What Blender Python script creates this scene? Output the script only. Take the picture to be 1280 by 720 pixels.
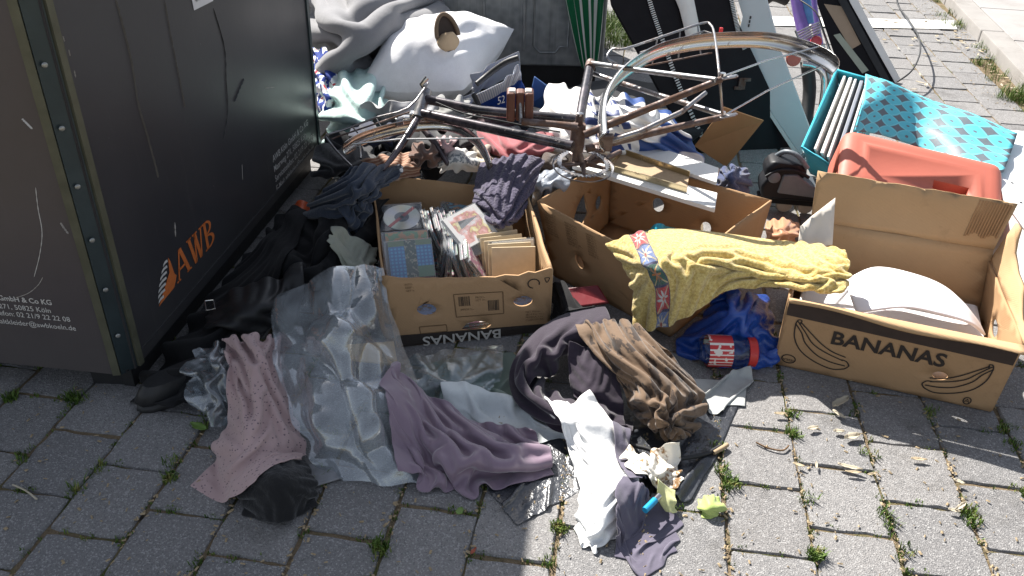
import bpy, bmesh, math, random
import numpy as np
from mathutils import Vector, Matrix, geometry
random.seed(7); np.random.seed(7)
for _o in list(bpy.data.objects): bpy.data.objects.remove(_o)
S = bpy.context.scene
COL = S.collection
rad = math.radians
# ---------------------------------------------------------------- camera
FPX, PITCH, ROLL, CH = 1010.0, rad(33.0), rad(1.2), 1.4
F_ = np.array([0, math.cos(PITCH), -math.sin(PITCH)])
U_ = np.array([0, math.sin(PITCH), math.cos(PITCH)])
R_ = np.array([1.0, 0, 0])
CR = math.cos(ROLL)*R_ + math.sin(ROLL)*U_
CU = -math.sin(ROLL)*R_ + math.cos(ROLL)*U_
CC = np.array([0, 0, CH])
cam = bpy.data.cameras.new('camera'); camo = bpy.data.objects.new('camera', cam); COL.objects.link(camo)
cam.sensor_width = 36.0; cam.lens = FPX/1280*36.0; cam.clip_start = .05; cam.clip_end = 500
camo.matrix_world = Matrix(((CR[0], CU[0], -F_[0], 0), (CR[1], CU[1], -F_[1], 0), (CR[2], CU[2], -F_[2], CH), (0, 0, 0, 1)))
S.camera = camo
def W(x, y, z=0.0):                      # photo pixel -> point on the level plane z
    d = (x-640)*CR - (y-360)*CU + FPX*F_
    return CC + d*((z-CH)/d[2])
def WD(x, y, Y):                         # photo pixel -> point at depth Y
    d = (x-640)*CR - (y-360)*CU + FPX*F_
    return CC + d*(Y/d[1])
# ---------------------------------------------------------------- light
SUN_EL, SUN_AZ = rad(43), rad(-30)       # sun behind the bin, to the left
wd = bpy.data.worlds.new('World'); S.world = wd; wd.use_nodes = True
sk = wd.node_tree.nodes.new('ShaderNodeTexSky'); sk.sky_type = 'NISHITA'; sk.sun_disc = False
sk.sun_elevation = SUN_EL; sk.sun_rotation = SUN_AZ; sk.air_density = 1.0; sk.dust_density = 1.2
bg = wd.node_tree.nodes['Background']; bg.inputs[1].default_value = .071
hs = wd.node_tree.nodes.new('ShaderNodeHueSaturation'); hs.inputs['Saturation'].default_value = .5; wd.node_tree.links.new(sk.outputs[0], hs.inputs['Color']); wd.node_tree.links.new(hs.outputs[0], bg.inputs[0])
sl = bpy.data.lights.new('sun', 'SUN'); sl.energy = 4.8; sl.angle = rad(.55); sl.color = (1, .955, .89)
so = bpy.data.objects.new('sun', sl); COL.objects.link(so)
_d = Vector((-math.sin(SUN_AZ)*math.cos(SUN_EL), -math.cos(SUN_AZ)*math.cos(SUN_EL), -math.sin(SUN_EL)))
so.rotation_euler = _d.to_track_quat('-Z', 'Y').to_euler(); so.location = (-3, 5, 7)
S.view_settings.view_transform = 'Standard'; S.view_settings.look = 'None'
S.view_settings.gamma = 1; S.view_settings.use_curve_mapping = False
S.view_settings.exposure = 1.4
# ---------------------------------------------------------------- materials
class G:
    def __init__(s, name):
        s.m = bpy.data.materials.new(name); s.m.use_nodes = True; s.t = s.m.node_tree
        s.b = s.t.nodes['Principled BSDF']; s.o = s.t.nodes['Material Output']; s._c = None
    def n(s, typ, **kw):
        q = s.t.nodes.new(typ)
        for k, v in kw.items(): setattr(q, k, v)
        return q
    def set(s, sock, v):
        if isinstance(v, bpy.types.NodeSocket): s.t.links.new(v, sock)
        elif isinstance(v, (tuple, list)) and len(v) == 3 and sock.type == 'RGBA': sock.default_value = (*v, 1)
        else: sock.default_value = v
    def co(s, kind='Object'):
        if s._c is None: s._c = s.n('ShaderNodeTexCoord')
        return s._c.outputs[kind]
    def math(s, op, a, b=0.0, c=0.0):
        q = s.n('ShaderNodeMath', operation=op)
        s.set(q.inputs[0], a); s.set(q.inputs[1], b); s.set(q.inputs[2], c)
        return q.outputs[0]
    def mix(s, f, a, b, mode='MIX'):
        q = s.n('ShaderNodeMix', data_type='RGBA', blend_type=mode)
        s.set(q.inputs[0], f); s.set(q.inputs[6], a); s.set(q.inputs[7], b)
        return q.outputs[2]
    def ramp(s, f, stops, interp='LINEAR'):
        q = s.n('ShaderNodeValToRGB'); r = q.color_ramp; r.interpolation = interp
        while len(r.elements) < len(stops): r.elements.new(.5)
        for e, (p, c) in zip(r.elements, stops):
            e.position = p; e.color = (*c, 1) if len(c) == 3 else c
        s.set(q.inputs[0], f); return q.outputs[0]
    def step(s, f, lo, hi):
        q = s.n('ShaderNodeMapRange'); s.set(q.inputs[0], f); q.inputs[1].default_value = lo; q.inputs[2].default_value = hi
        return q.outputs[0]
    def map(s, v, scale=(1, 1, 1), loc=(0, 0, 0), rot=(0, 0, 0)):
        q = s.n('ShaderNodeMapping'); s.set(q.inputs[0], v); q.inputs[1].default_value = loc
        q.inputs[2].default_value = rot; q.inputs[3].default_value = scale; return q.outputs[0]
    def noise(s, scale, detail=4, rough=.55, v=None, col=False):
        q = s.n('ShaderNodeTexNoise'); s.set(q.inputs['Vector'], v if v is not None else s.co())
        q.inputs['Scale'].default_value = scale; q.inputs['Detail'].default_value = detail; q.inputs['Roughness'].default_value = rough
        return q.outputs[1 if col else 0]
    def vor(s, scale, v=None, feature='F1', out=0, rnd=1):
        q = s.n('ShaderNodeTexVoronoi', feature=feature); s.set(q.inputs['Vector'], v if v is not None else s.co())
        q.inputs['Scale'].default_value = scale; q.inputs['Randomness'].default_value = rnd; return q.outputs[out]
    def wave(s, scale, dist=0, v=None, direction='X'):
        q = s.n('ShaderNodeTexWave', bands_direction=direction); s.set(q.inputs['Vector'], v if v is not None else s.co())
        q.inputs['Scale'].default_value = scale; q.inputs['Distortion'].default_value = dist; return q.outputs[1]
    def sep(s, v):
        q = s.n('ShaderNodeSeparateXYZ'); s.set(q.inputs[0], v); return q.outputs
    def bump(s, h, strength=.3, dist=.002, prev=None):
        q = s.n('ShaderNodeBump'); s.set(q.inputs['Height'], h); q.inputs['Strength'].default_value = strength
        q.inputs['Distance'].default_value = dist
        if prev is not None: s.t.links.new(prev, q.inputs['Normal'])
        return q.outputs[0]
    def fin(s, col=None, rough=None, metal=0, normal=None, spec=.5, **kw):
        if col is not None: s.set(s.b.inputs['Base Color'], col)
        if rough is not None: s.set(s.b.inputs['Roughness'], rough)
        s.b.inputs['Metallic'].default_value = metal; s.b.inputs['Specular IOR Level'].default_value = spec
        if normal is not None: s.t.links.new(normal, s.b.inputs['Normal'])
        for k, v in kw.items(): s.set(s.b.inputs[k.replace('_', ' ')], v)
        return s.m
def sc(c, k): return tuple(min(1, x*k) for x in c)
def simple(name, col, rough=.6, var=.2, vs=14, metal=0, bump=.15, bs=90, spec=.4, dirt=0, **kw):
    g = G(name)
    c = g.mix(g.noise(vs, 5), sc(col, 1-var), sc(col, 1+var))
    if dirt: c = g.mix(g.math('MULTIPLY', g.step(g.noise(vs*.6, 6, .7), .5, .75), dirt), c, (.09, .075, .06))
    nb = g.bump(g.noise(bs, 3), bump, .002) if bump else None
    rr = g.math('ADD', g.math('MULTIPLY', g.noise(vs*2.3, 3), .2), rough-.1)
    return g.fin(c, rr, metal, nb, spec, **kw)
def fabric(name, col, var=.18, weave=900, sheen=.25, bump=.25, rough=.9, wr=45, dirt=0, trans=0, **kw):
    g = G(name); uv = g.co('UV')
    c = g.mix(g.noise(9, 5), sc(col, 1-var), sc(col, 1+var))
    c = g.mix(.25, c, g.mix(g.noise(260, 2), sc(col, .7), sc(col, 1.3)))
    if dirt: c = g.mix(g.math('MULTIPLY', g.step(g.noise(7, 6, .7), .5, .7), dirt), c, (.12, .1, .075))
    h = g.math('ADD', g.math('MULTIPLY', g.noise(wr, 4, .6), 1.0), g.math('MULTIPLY', g.noise(weave, 2), .12))
    return g.fin(c, rough, 0, g.bump(h, bump, .006), .25, Sheen_Weight=sheen, **kw)
M = {}
# ---------------------------------------------------------------- mesh helpers
class MB:
    def __init__(s): s.v = []; s.f = []; s.mi = []
    def add(s, vs, fs, m=0):
        o = len(s.v); s.v += [tuple(map(float, q)) for q in vs]; s.f += [tuple(i+o for i in f) for f in fs]; s.mi += [m]*len(fs); return s
    def box(s, c, size, R=None, m=0):
        c = np.array(c, float); h = np.array(size)/2
        P = np.array([[x, y, z] for z in (-1, 1) for y in (-1, 1) for x in (-1, 1)])*h
        if R is not None: P = P @ np.array(R).T
        return s.add(P+c, [(0, 2, 3, 1), (4, 5, 7, 6), (0, 1, 5, 4), (2, 6, 7, 3), (0, 4, 6, 2), (1, 3, 7, 5)], m)
    def tube(s, pts, r, seg=10, cap=True, m=0, sub=0):
        P = [np.array(p, float) for p in pts]
        if sub: P = smooth_path(P, sub)
        n = len(P); rr = r if isinstance(r, (list, tuple, np.ndarray)) else [r]*n
        if len(rr) != n: rr = np.interp(np.linspace(0, 1, n), np.linspace(0, 1, len(rr)), rr)
        T = [P[min(i+1, n-1)]-P[max(i-1, 0)] for i in range(n)]; T = [t/(np.linalg.norm(t)+1e-12) for t in T]
        a = np.array([0, 0, 1.0]) if abs(T[0][2]) < .9 else np.array([1.0, 0, 0])
        u = np.cross(T[0], a); u /= np.linalg.norm(u); vs = []
        for i in range(n):
            u = u - T[i]*np.dot(u, T[i]); u /= np.linalg.norm(u); w = np.cross(T[i], u)
            for k in range(seg):
                t = 2*math.pi*k/seg; vs.append(P[i]+rr[i]*(u*math.cos(t)+w*math.sin(t)))
        fs = [(i*seg+k, i*seg+(k+1) % seg, (i+1)*seg+(k+1) % seg, (i+1)*seg+k) for i in range(n-1) for k in range(seg)]
        if cap: fs += [tuple(range(seg))[::-1], tuple((n-1)*seg+k for k in range(seg))]
        return s.add(vs, fs, m)
    def grid(s, X, m=0):
        a, b = X.shape[:2]
        return s.add(X.reshape(-1, 3), [(i*b+j, i*b+j+1, (i+1)*b+j+1, (i+1)*b+j) for i in range(a-1) for j in range(b-1)], m)
    def lathe(s, prof, c, ax=(0, 0, 1), seg=24, m=0, cap=True):
        ax = np.array(ax, float); ax /= np.linalg.norm(ax); a = np.array([1.0, 0, 0]) if abs(ax[0]) < .8 else np.array([0, 1.0, 0])
        u = np.cross(ax, a); u /= np.linalg.norm(u); w = np.cross(ax, u); c = np.array(c, float); vs = []
        for (r, h) in prof:
            for k in range(seg):
                t = 2*math.pi*k/seg; vs.append(c+ax*h+r*(u*math.cos(t)+w*math.sin(t)))
        n = len(prof); fs = [(i*seg+k, i*seg+(k+1) % seg, (i+1)*seg+(k+1) % seg, (i+1)*seg+k) for i in range(n-1) for k in range(seg)]
        if cap: fs += [tuple(range(seg))[::-1], tuple((n-1)*seg+k for k in range(seg))]
        return s.add(vs, fs, m)
    def prism(s, pts, nrm, m=0):         # polygon extruded by the vector nrm
        pts = [np.array(p, float) for p in pts]; n = len(pts); nrm = np.array(nrm, float)
        tr = geometry.tessellate_polygon([[Vector(p) for p in pts]])
        vs = pts+[p+nrm for p in pts]
        fs = [tuple(t) for t in tr]+[tuple(i+n for i in t[::-1]) for t in tr]+[(i, (i+1) % n, (i+1) % n+n, i+n) for i in range(n)]
        return s.add(vs, fs, m)
def smooth_path(P, sub):
    out = []; n = len(P)
    for i in range(n-1):
        p0, p1, p2, p3 = P[max(i-1, 0)], P[i], P[i+1], P[min(i+2, n-1)]
        for k in range(sub):
            t = k/sub; out.append(.5*((2*p1)+(p2-p0)*t+(2*p0-5*p1+4*p2-p3)*t*t+(3*p1-p0-3*p2+p3)*t**3))
    out.append(P[-1]); return out
def tag(o, label=None, cat=None, group=None, kind=None):
    if label: o['label'] = label
    if cat: o['category'] = cat
    if group: o['group'] = group
    if kind: o['kind'] = kind
    return o
def thing(name, label, cat, loc, group=None):
    o = bpy.data.objects.new(name, None); COL.objects.link(o); o.location = Vector(loc); o.empty_display_size = .05
    return tag(o, label, cat, group)
def wmat(o):
    m = o.matrix_basis.copy()
    return (wmat(o.parent) @ o.matrix_parent_inverse @ m) if o.parent else m
def attach(o, parent):
    if parent is not None:
        o.parent = parent; o.matrix_parent_inverse = wmat(parent).inverted()
    return o
def obj(name, mb, mats, parent=None, smooth=None, bevel=0, uv=None, seg=2, solid=0, sub=0):
    me = bpy.data.meshes.new(name); me.from_pydata(mb.v, [], mb.f)
    if not isinstance(mats, (list, tuple)): mats = [mats]
    for m in mats: me.materials.append(m)
    if any(mb.mi): me.polygons.foreach_set('material_index', mb.mi)
    if uv is not None:
        L = me.uv_layers.new(name='UVMap'); idx = np.zeros(len(me.loops), int); me.loops.foreach_get('vertex_index', idx)
        L.data.foreach_set('uv', np.array(uv, float)[idx].ravel())
    bm = bmesh.new(); bm.from_mesh(me); bmesh.ops.recalc_face_normals(bm, faces=bm.faces); bm.to_mesh(me); bm.free()
    if smooth is not None:
        me.polygons.foreach_set('use_smooth', [True]*len(me.polygons))
        if smooth < 180:
            me.set_sharp_from_angle(angle=rad(smooth))
    o = bpy.data.objects.new(name, me); COL.objects.link(o)
    if parent is None:
        c = np.array(mb.v); ctr = (c.min(0)+c.max(0))/2; ctr[2] = c[:, 2].min()
        me.transform(Matrix.Translation(-Vector(ctr))); o.location = Vector(ctr)
    else: attach(o, parent)
    if solid:
        md = o.modifiers.new('thickness', 'SOLIDIFY'); md.thickness = solid; md.offset = 0
    if sub:
        md = o.modifiers.new('smooth', 'SUBSURF'); md.levels = sub; md.render_levels = sub
    if bevel:
        md = o.modifiers.new('bevel', 'BEVEL'); md.width = bevel; md.segments = seg; md.limit_method = 'ANGLE'; md.angle_limit = rad(35)
    return o
def text(s, size, org, u, v, mat, parent, bold=0, name='lettering', lift=.0012, align='LEFT', sx=1.0, line=1.0):
    cu = bpy.data.curves.new('txt', 'FONT'); cu.body = s; cu.size = size; cu.offset = bold; cu.resolution_u = 3; cu.align_x = align; cu.space_line = line
    t = bpy.data.objects.new('txt', cu); COL.objects.link(t)
    dg = bpy.context.evaluated_depsgraph_get(); me = bpy.data.meshes.new_from_object(t.evaluated_get(dg))
    u = np.array(u, float); v = np.array(v, float); n = np.cross(u, v); n /= np.linalg.norm(n); org = np.array(org, float)
    vs = [org+u*q.co.x*sx+v*q.co.y+n*lift for q in me.vertices]; fs = [tuple(p.vertices) for p in me.polygons]
    bpy.data.objects.remove(t); bpy.data.curves.remove(cu); bpy.data.meshes.remove(me)
    return obj(name, MB().add(vs, fs), mat, parent)
def unit(a): a = np.array(a, float); return a/np.linalg.norm(a)
# panel on a four-cornered (bilinear) wall, with real holes
def panel(c, outline, holes, th, mat, parent, name, dent=.0035):
    c00, c10, c11, c01 = [np.array(q, float) for q in c]
    n = unit(np.cross(c10-c00, c01-c00))*th/2
    def bl(s, t): return c00*(1-s)*(1-t)+c10*s*(1-t)+c11*s*t+c01*(1-s)*t
    loops = [outline]+holes; flat = [p for l in loops for p in l]
    tr = geometry.tessellate_polygon([[Vector((p[0], p[1], 0)) for p in l] for l in loops])
    bm = bmesh.new(); vv = [bm.verts.new((p[0], p[1], 0)) for p in flat]
    for t in tr:
        try: bm.faces.new([vv[i] for i in t])
        except ValueError: pass
    for _ in range(3):
        ed = [e for e in bm.edges if (bl(*e.verts[0].co[:2])-bl(*e.verts[1].co[:2])) @ (bl(*e.verts[0].co[:2])-bl(*e.verts[1].co[:2])) > .0022]
        if not ed: break
        bmesh.ops.subdivide_edges(bm, edges=ed, cuts=1); bmesh.ops.triangulate(bm, faces=[f for f in bm.faces if len(f.verts) > 3])
    PH = [PRNG.uniform(0, 6.3) for _ in range(8)]; nn = n/np.linalg.norm(n); P = []
    for v in bm.verts:
        s, t = v.co.x, v.co.y; q = (s*(1-s)*4)**.7 if 0 < s < 1 else 0
        w = dent*q*(math.sin(5*s+PH[0])*math.sin(3.1*t+PH[1])+.5*math.sin(11*s+PH[2]+3*t)+.4*math.sin(9*t+PH[3]+4*s)+.25*math.sin(23*s+PH[4])*math.sin(19*t+PH[5]))
        P.append(bl(s, t)+nn*w)
    bm.verts.index_update(); bm.normal_update(); fs = [tuple(v.index for v in (f.verts if f.normal.z > 0 else reversed(f.verts))) for f in bm.faces]; bm.free()
    return obj(name, MB().add(P, fs), mat, parent, smooth=30, solid=th)
PRNG = random.Random(77)
def oval(s, t, rs, rt, n=18): return [(s+rs*math.cos(2*math.pi*k/n), t+rt*math.sin(2*math.pi*k/n)) for k in range(n)]
def ragged(a, b, n, amp, rng):
    return [(a[0]+(b[0]-a[0])*k/n+(rng.random()-.5)*amp*.3, a[1]+(b[1]-a[1])*k/n+(rng.random()-.5)*amp) for k in range(1, n)]
# ---------------------------------------------------------------- height map that later things rest on
HX0, HY0, HS = -1.8, .7, .01
HM = np.zeros((440, 400))
def stamp(P, grow=1):
    P = np.asarray(P).reshape(-1, 3)
    i = ((P[:, 0]-HX0)/HS).astype(int); j = ((P[:, 1]-HY0)/HS).astype(int)
    for a in range(-grow, grow+1):
        for b in range(-grow, grow+1):
            ii = np.clip(i+a, 0, 439); jj = np.clip(j+b, 0, 399); np.maximum.at(HM, (ii, jj), P[:, 2])
def floor_z(x, y):
    i = np.clip((x-HX0)/HS, 0, 438.9); j = np.clip((y-HY0)/HS, 0, 398.9); a = i.astype(int); b = j.astype(int); p = i-a; q = j-b
    return HM[a, b]*(1-p)*(1-q)+HM[a+1, b]*p*(1-q)+HM[a, b+1]*(1-p)*q+HM[a+1, b+1]*p*q
def stamp_box(c, z):
    c = np.array(c)[:, :2]
    for s in np.linspace(0, 1, 70):
        for t in np.linspace(0, 1, 70):
            p = c[0]*(1-s)*(1-t)+c[1]*s*(1-t)+c[2]*s*t+c[3]*(1-s)*t
            i = int((p[0]-HX0)/HS); j = int((p[1]-HY0)/HS)
            if 0 <= i < 440 and 0 <= j < 400: HM[i, j] = max(HM[i, j], z)
# ---------------------------------------------------------------- cloth: control net -> relaxed, buckled sheet
def cr1(P, n):
    P = np.asarray(P, float); k = len(P); t = np.linspace(0, k-1, n); i = np.minimum(t.astype(int), k-2); f = (t-i).reshape(-1, *([1]*(P.ndim-1)))
    Q = np.concatenate([[2*P[0]-P[1]], P, [2*P[-1]-P[-2]]])
    p0, p1, p2, p3 = Q[i], Q[i+1], Q[i+2], Q[i+3]
    return .5*(2*p1+(p2-p0)*f+(2*p0-5*p1+4*p2-p3)*f*f+(3*p1-p0-3*p2+p3)*f**3)
def net(rows, nu, nv, z0=0):
    P = np.array([[W(q[0], q[1], (q[2] if len(q) > 2 else .03)+z0) for q in r] for r in rows])
    A = cr1(P, nv); return np.swapaxes(cr1(np.swapaxes(A, 0, 1), nu), 0, 1).copy()
def fnoise(rng, a, b, k):
    out = np.zeros((a, b)); U, V = np.meshgrid(np.linspace(0, 1, a), np.linspace(0, 1, b), indexing='ij')
    for _ in range(14):
        th = rng.uniform(0, 6.28); w = k*rng.uniform(.5, 1.6)*6.28
        out += np.sin(w*(U*math.cos(th)+V*math.sin(th))+rng.uniform(0, 6.28))
    return out/14
def facet(rng, a, b, n):                 # irregular creased facets: distance to the nearest of n random points, and to the second
    U, V = np.meshgrid(np.linspace(0, 1, a), np.linspace(0, 1, b), indexing='ij'); Q = rng.random((n, 2))*1.3-.15; d = np.sqrt((U[..., None]-Q[:, 0])**2+(V[..., None]-Q[:, 1])**2); d.sort(axis=-1)
    f = d[..., 1]-d[..., 0]; return (f-f.mean())/(f.std()+1e-9)*.5
def crumple(name, label, cat, rows, mat, n=(80, 80), amp=(.03, .010), seeds=(14, 70), seed=3, thick=0):
    X = net(rows, n[0], n[1]); rng = np.random.default_rng(seed); a, b = X.shape[:2]; N = np.cross(np.gradient(X, axis=0), np.gradient(X, axis=1)); N /= np.linalg.norm(N, axis=-1, keepdims=True)+1e-9; N *= np.sign(N[..., 2].mean())
    rim = np.minimum(1, 5*np.minimum(np.minimum(np.linspace(0, 1, a), np.linspace(1, 0, a))[:, None], np.minimum(np.linspace(0, 1, b), np.linspace(1, 0, b))[None])+.25)
    h = facet(rng, a, b, seeds[0])*amp[0]+facet(rng, a, b, seeds[1])*amp[1]+fnoise(rng, a, b, 2)*amp[0]; X = X+N*(h*rim)[..., None]
    e = rng.normal(0, 1, (a, b, 2)); X[..., :2] += (fnoise(rng, a, b, 4)[..., None]*.02)*(1.2-rim)[..., None]
    X[..., 2] = np.maximum(X[..., 2], floor_z(X[..., 0], X[..., 1])+.004); X = smooth_net(X, 1); stamp(X)
    o = obj(name, MB().grid(X), mat, None, smooth=180, uv=uvgrid(a, b), sub=1); return tag(o, label, cat)
def _pj(A, B, rest, k, push=False):
    d = B-A; L = np.sqrt((d*d).sum(-1))+1e-9; c = (L-rest)/L
    if push: c = np.minimum(c, 0)
    d *= (c*(.5*k))[..., None]; A += d; B -= d
def relax1(X, ex=(1.25, 1.25), steps=90, anchor=(.02, .02, .0), floor=True, bend=.5, grav=.0006, seed=1, k=3, amp=.02, off=.003, span=3, lift=True, start=None, pct=58):
    rng = np.random.default_rng(seed); P0 = X.copy(); a, b = X.shape[:2]
    ru = np.linalg.norm(X[1:]-X[:-1], axis=-1); rv = np.linalg.norm(X[:, 1:]-X[:, :-1], axis=-1)
    # flat rest state (a woven rectangle): the folds stay developable, like real cloth
    ru = np.repeat(np.mean(np.percentile(ru, pct, axis=1))*ex[0], ru.size).reshape(ru.shape); rv = np.repeat(np.mean(np.percentile(rv, pct, axis=0))*ex[1], rv.size).reshape(rv.shape)
    rd = np.sqrt(ru[:, 1:]**2+rv[1:]**2)
    N = np.cross(np.gradient(X, axis=0), np.gradient(X, axis=1)); N /= np.linalg.norm(N, axis=-1, keepdims=True)+1e-9
    if not lift: amp = amp*.16
    N *= np.sign(N[..., 2:3].mean()+1e-9)
    if start is not None: X = start.copy()
    pn = fnoise(rng, a, b, k)*.7+(facet(rng, a, b, int(5+k*4))*.9 if lift else facet(rng, a, b, int(8+k*k))*.35)
    X += N*(pn[..., None]*amp*1.5); X[..., :2] += rng.normal(0, .0008, (a, b, 2))
    return relax2(X, P0, ru, rv, rd, steps, np.array(anchor), floor, bend, grav, off, span)
def relax2(X, P0, ru, rv, rd, steps, an, floor, bend, grav, off, span):
    a, b = X.shape[:2]; V = np.zeros_like(X)
    for st in range(steps):
        V *= .9; V[..., 2] -= grav; X0 = X.copy(); X += V
        for _ in range(3):
            for s in (0, 1):
                _pj(X[s:-1:2], X[s+1::2], ru[s::2], .9); _pj(X[:, s:-1:2], X[:, s+1::2], rv[:, s::2], .9)
            _pj(X[:-1, :-1], X[1:, 1:], rd, .3); _pj(X[:-1, 1:], X[1:, :-1], rd, .3)
            for m in (2, span):
                r2 = sum(ru[i:a-m+i] for i in range(m))*.93; r3 = sum(rv[:, i:b-m+i] for i in range(m))*.93
                _pj(X[:-m], X[m:], r2, bend*.35, True); _pj(X[:, :-m], X[:, m:], r3, bend*.35, True)
            X += (P0-X)*an
            if floor:
                fz = floor_z(X[..., 0], X[..., 1])+off; X[..., 2] = np.maximum(X[..., 2], fz)
        V = np.clip(X-X0, -.02, .02)
    return X
def resamp(X, a, b):
    A = cr1(X, a); return np.swapaxes(cr1(np.swapaxes(A, 0, 1), b), 0, 1).copy()
def relax(X, ex=(1.25, 1.25), steps=90, anchor=(.02, .02, .0), k=3, amp=.02, lv=(4, 2, 1), wrk=1.03, **kw):   # coarse to fine: broad folds first
    a, b = X.shape[:2]; cur = None
    for f in lv:
        na, nb = max(9, a//f), max(9, b//f)
        if f == lv[-1]: na, nb = a, b
        P = resamp(X, na, nb); st = None if cur is None else resamp(cur, na, nb)
        e2 = ex if f == lv[0] else (ex[0]*wrk, ex[1]*wrk)
        cur = relax1(P, e2, steps if f == lv[0] else max(14, steps//4), anchor if f == lv[0] else tuple(q*.4 for q in anchor), k=k if st is None else k*2.6, amp=amp, lift=(st is None), start=st, **kw)
    return cur
def uvgrid(a, b): return [(i/(a-1), j/(b-1)) for i in range(a) for j in range(b)]
def smooth_net(X, it):
    for _ in range(it):
        Y = X.copy(); Y[1:-1] += .25*(X[2:]+X[:-2]-2*X[1:-1]); X = Y.copy(); X[:, 1:-1] += .25*(Y[:, 2:]+Y[:, :-2]-2*Y[:, 1:-1])
    return X
def cloth(name, label, cat, rows, mat, n=(44, 44), ex=1.25, thick=.002, parent=None, group=None, st=True, sm=1, z0=0, sub=1, **kw):
    X = net(rows, n[0], n[1], z0)
    e = ex if isinstance(ex, tuple) else (ex, ex)
    X = smooth_net(relax(X, e, **kw), sm)
    if st: stamp(X)
    mb = MB().grid(X)
    o = obj(name, mb, mat, parent, smooth=180, uv=uvgrid(*X.shape[:2]), solid=thick, sub=sub)
    if parent is None: tag(o, label, cat, group)
    return o
# ================================================================ the setting
def m_paver():
    g = G('paver_concrete'); oi = g.n('ShaderNodeObjectInfo'); r = oi.outputs['Random']
    geo = g.n('ShaderNodeNewGeometry'); v = geo.outputs['Position']
    base = g.mix(r, (.115, .112, .116), (.245, .234, .228)); r2 = g.math('FRACT', g.math('MULTIPLY', r, 17.3)); base = g.mix(g.math('MULTIPLY', r2, .5), base, (.2, .18, .165))
    big = g.noise(7, 6, .65, v); c = g.mix(g.step(big, .3, .75), base, g.mix(.5, base, (.15, .14, .135)))
    sp = g.vor(330, v, out=1); spk = g.sep(sp)[0]
    c = g.mix(g.math('MULTIPLY', g.step(spk, .72, .9), .65), c, (.43, .42, .41))
    c = g.mix(g.math('MULTIPLY', g.step(g.sep(sp)[1], .75, .95), .7), c, (.05, .05, .053))
    fine = g.noise(420, 3, .7, v); c = g.mix(.35, c, g.mix(fine, (.02, .02, .02), (.46, .46, .46)))
    st = g.step(g.noise(3.1, 7, .72, v), .55, .72); c = g.mix(g.math('MULTIPLY', st, .6), c, (.06, .055, .048))
    pale = g.step(g.noise(23, 3, .6, v), .66, .74); c = g.mix(g.math('MULTIPLY', pale, .3), c, (.36, .35, .33))
    h = g.math('ADD', g.math('MULTIPLY', fine, .6), g.math('MULTIPLY', g.vor(330, v), .8))
    h = g.math('ADD', h, g.math('MULTIPLY', g.noise(35, 4, .6, v), 1.2))
    return g.fin(c, g.math('ADD', g.math('MULTIPLY', fine, .2), .72), 0, g.bump(h, .75, .003), .3)
def m_joint():
    g = G('joint_sand'); n = g.noise(5, 6, .7); n2 = g.noise(160, 4, .7)
    c = g.mix(n2, (.07, .052, .034), (.34, .26, .165)); c = g.mix(g.step(n, .5, .62), c, g.mix(n2, (.03, .04, .012), (.14, .15, .045)))
    c = g.mix(g.step(g.noise(12, 4), .6, .7), c, (.04, .034, .028))
    return g.fin(c, .95, 0, g.bump(n2, 1, .008), .15)
M['paver'] = m_paver(); M['joint'] = m_joint()
M['slab'] = simple('footway_slab', (.3, .285, .275), .85, .18, 3, bump=.5, bs=220, dirt=.5)
M['kerb'] = simple('kerb_stone', (.27, .255, .24), .85, .2, 6, bump=.6, bs=150, dirt=.5)
M['white_paint'] = simple('road_paint', (.66, .65, .62), .8, .1, 30, bump=.3, dirt=.5)
AZ = rad(8.3); ga = np.array([math.sin(AZ), math.cos(AZ), 0]); gc = np.array([math.cos(AZ), -math.sin(AZ), 0])
gnd = obj('ground', MB().add([(-60, -20, -.0052), (60, -20, -.0052), (60, 120, -.0052), (-60, 120, -.0052)], [(0, 1, 2, 3)]), M['joint']); tag(gnd, kind='structure')
pav = thing('pavement', None, None, (0, 0, 0)); tag(pav, kind='structure')
CP, RP = .1815, .198
rng = random.Random(3)
def paver_mesh(k):
    r = random.Random(40+k); bm = bmesh.new(); w, l = CP-.004, RP-.004; N = 6; top = []
    per = [(-w/2+w*i/N, -l/2) for i in range(N)]+[(w/2, -l/2+l*i/N) for i in range(N)]+[(w/2-w*i/N, l/2) for i in range(N)]+[(-w/2, l/2-l*i/N) for i in range(N)]
    outer = []; inner = []; low = []
    for i, (x, y) in enumerate(per):
        j = .0022; cornr = (i % N == 0); q = .965 if cornr and r.random() < .5 else .988
        x2, y2 = x*q+r.uniform(-j, j), y*q+r.uniform(-j, j)
        low.append(bm.verts.new((x2, y2, -.05))); outer.append(bm.verts.new((x2, y2, -.0045+r.uniform(-.003, .001))))
        inner.append(bm.verts.new((x2*.972+r.uniform(-.0015, .0015), y2*.972+r.uniform(-.0015, .0015), r.uniform(-.0008, .0005))))
    n = len(per)
    for i in range(n):
        k2 = (i+1) % n; bm.faces.new((low[i], low[k2], outer[k2], outer[i])); bm.faces.new((outer[i], outer[k2], inner[k2], inner[i]))
    bm.faces.new(inner); me = bpy.data.meshes.new('paver'); bm.normal_update(); bm.to_mesh(me); bm.free(); me.materials.append(M['paver']); return me
PM = [paver_mesh(k) for k in range(10)]
c0 = .484; npv = 0; far = MB()
cells = []
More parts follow.
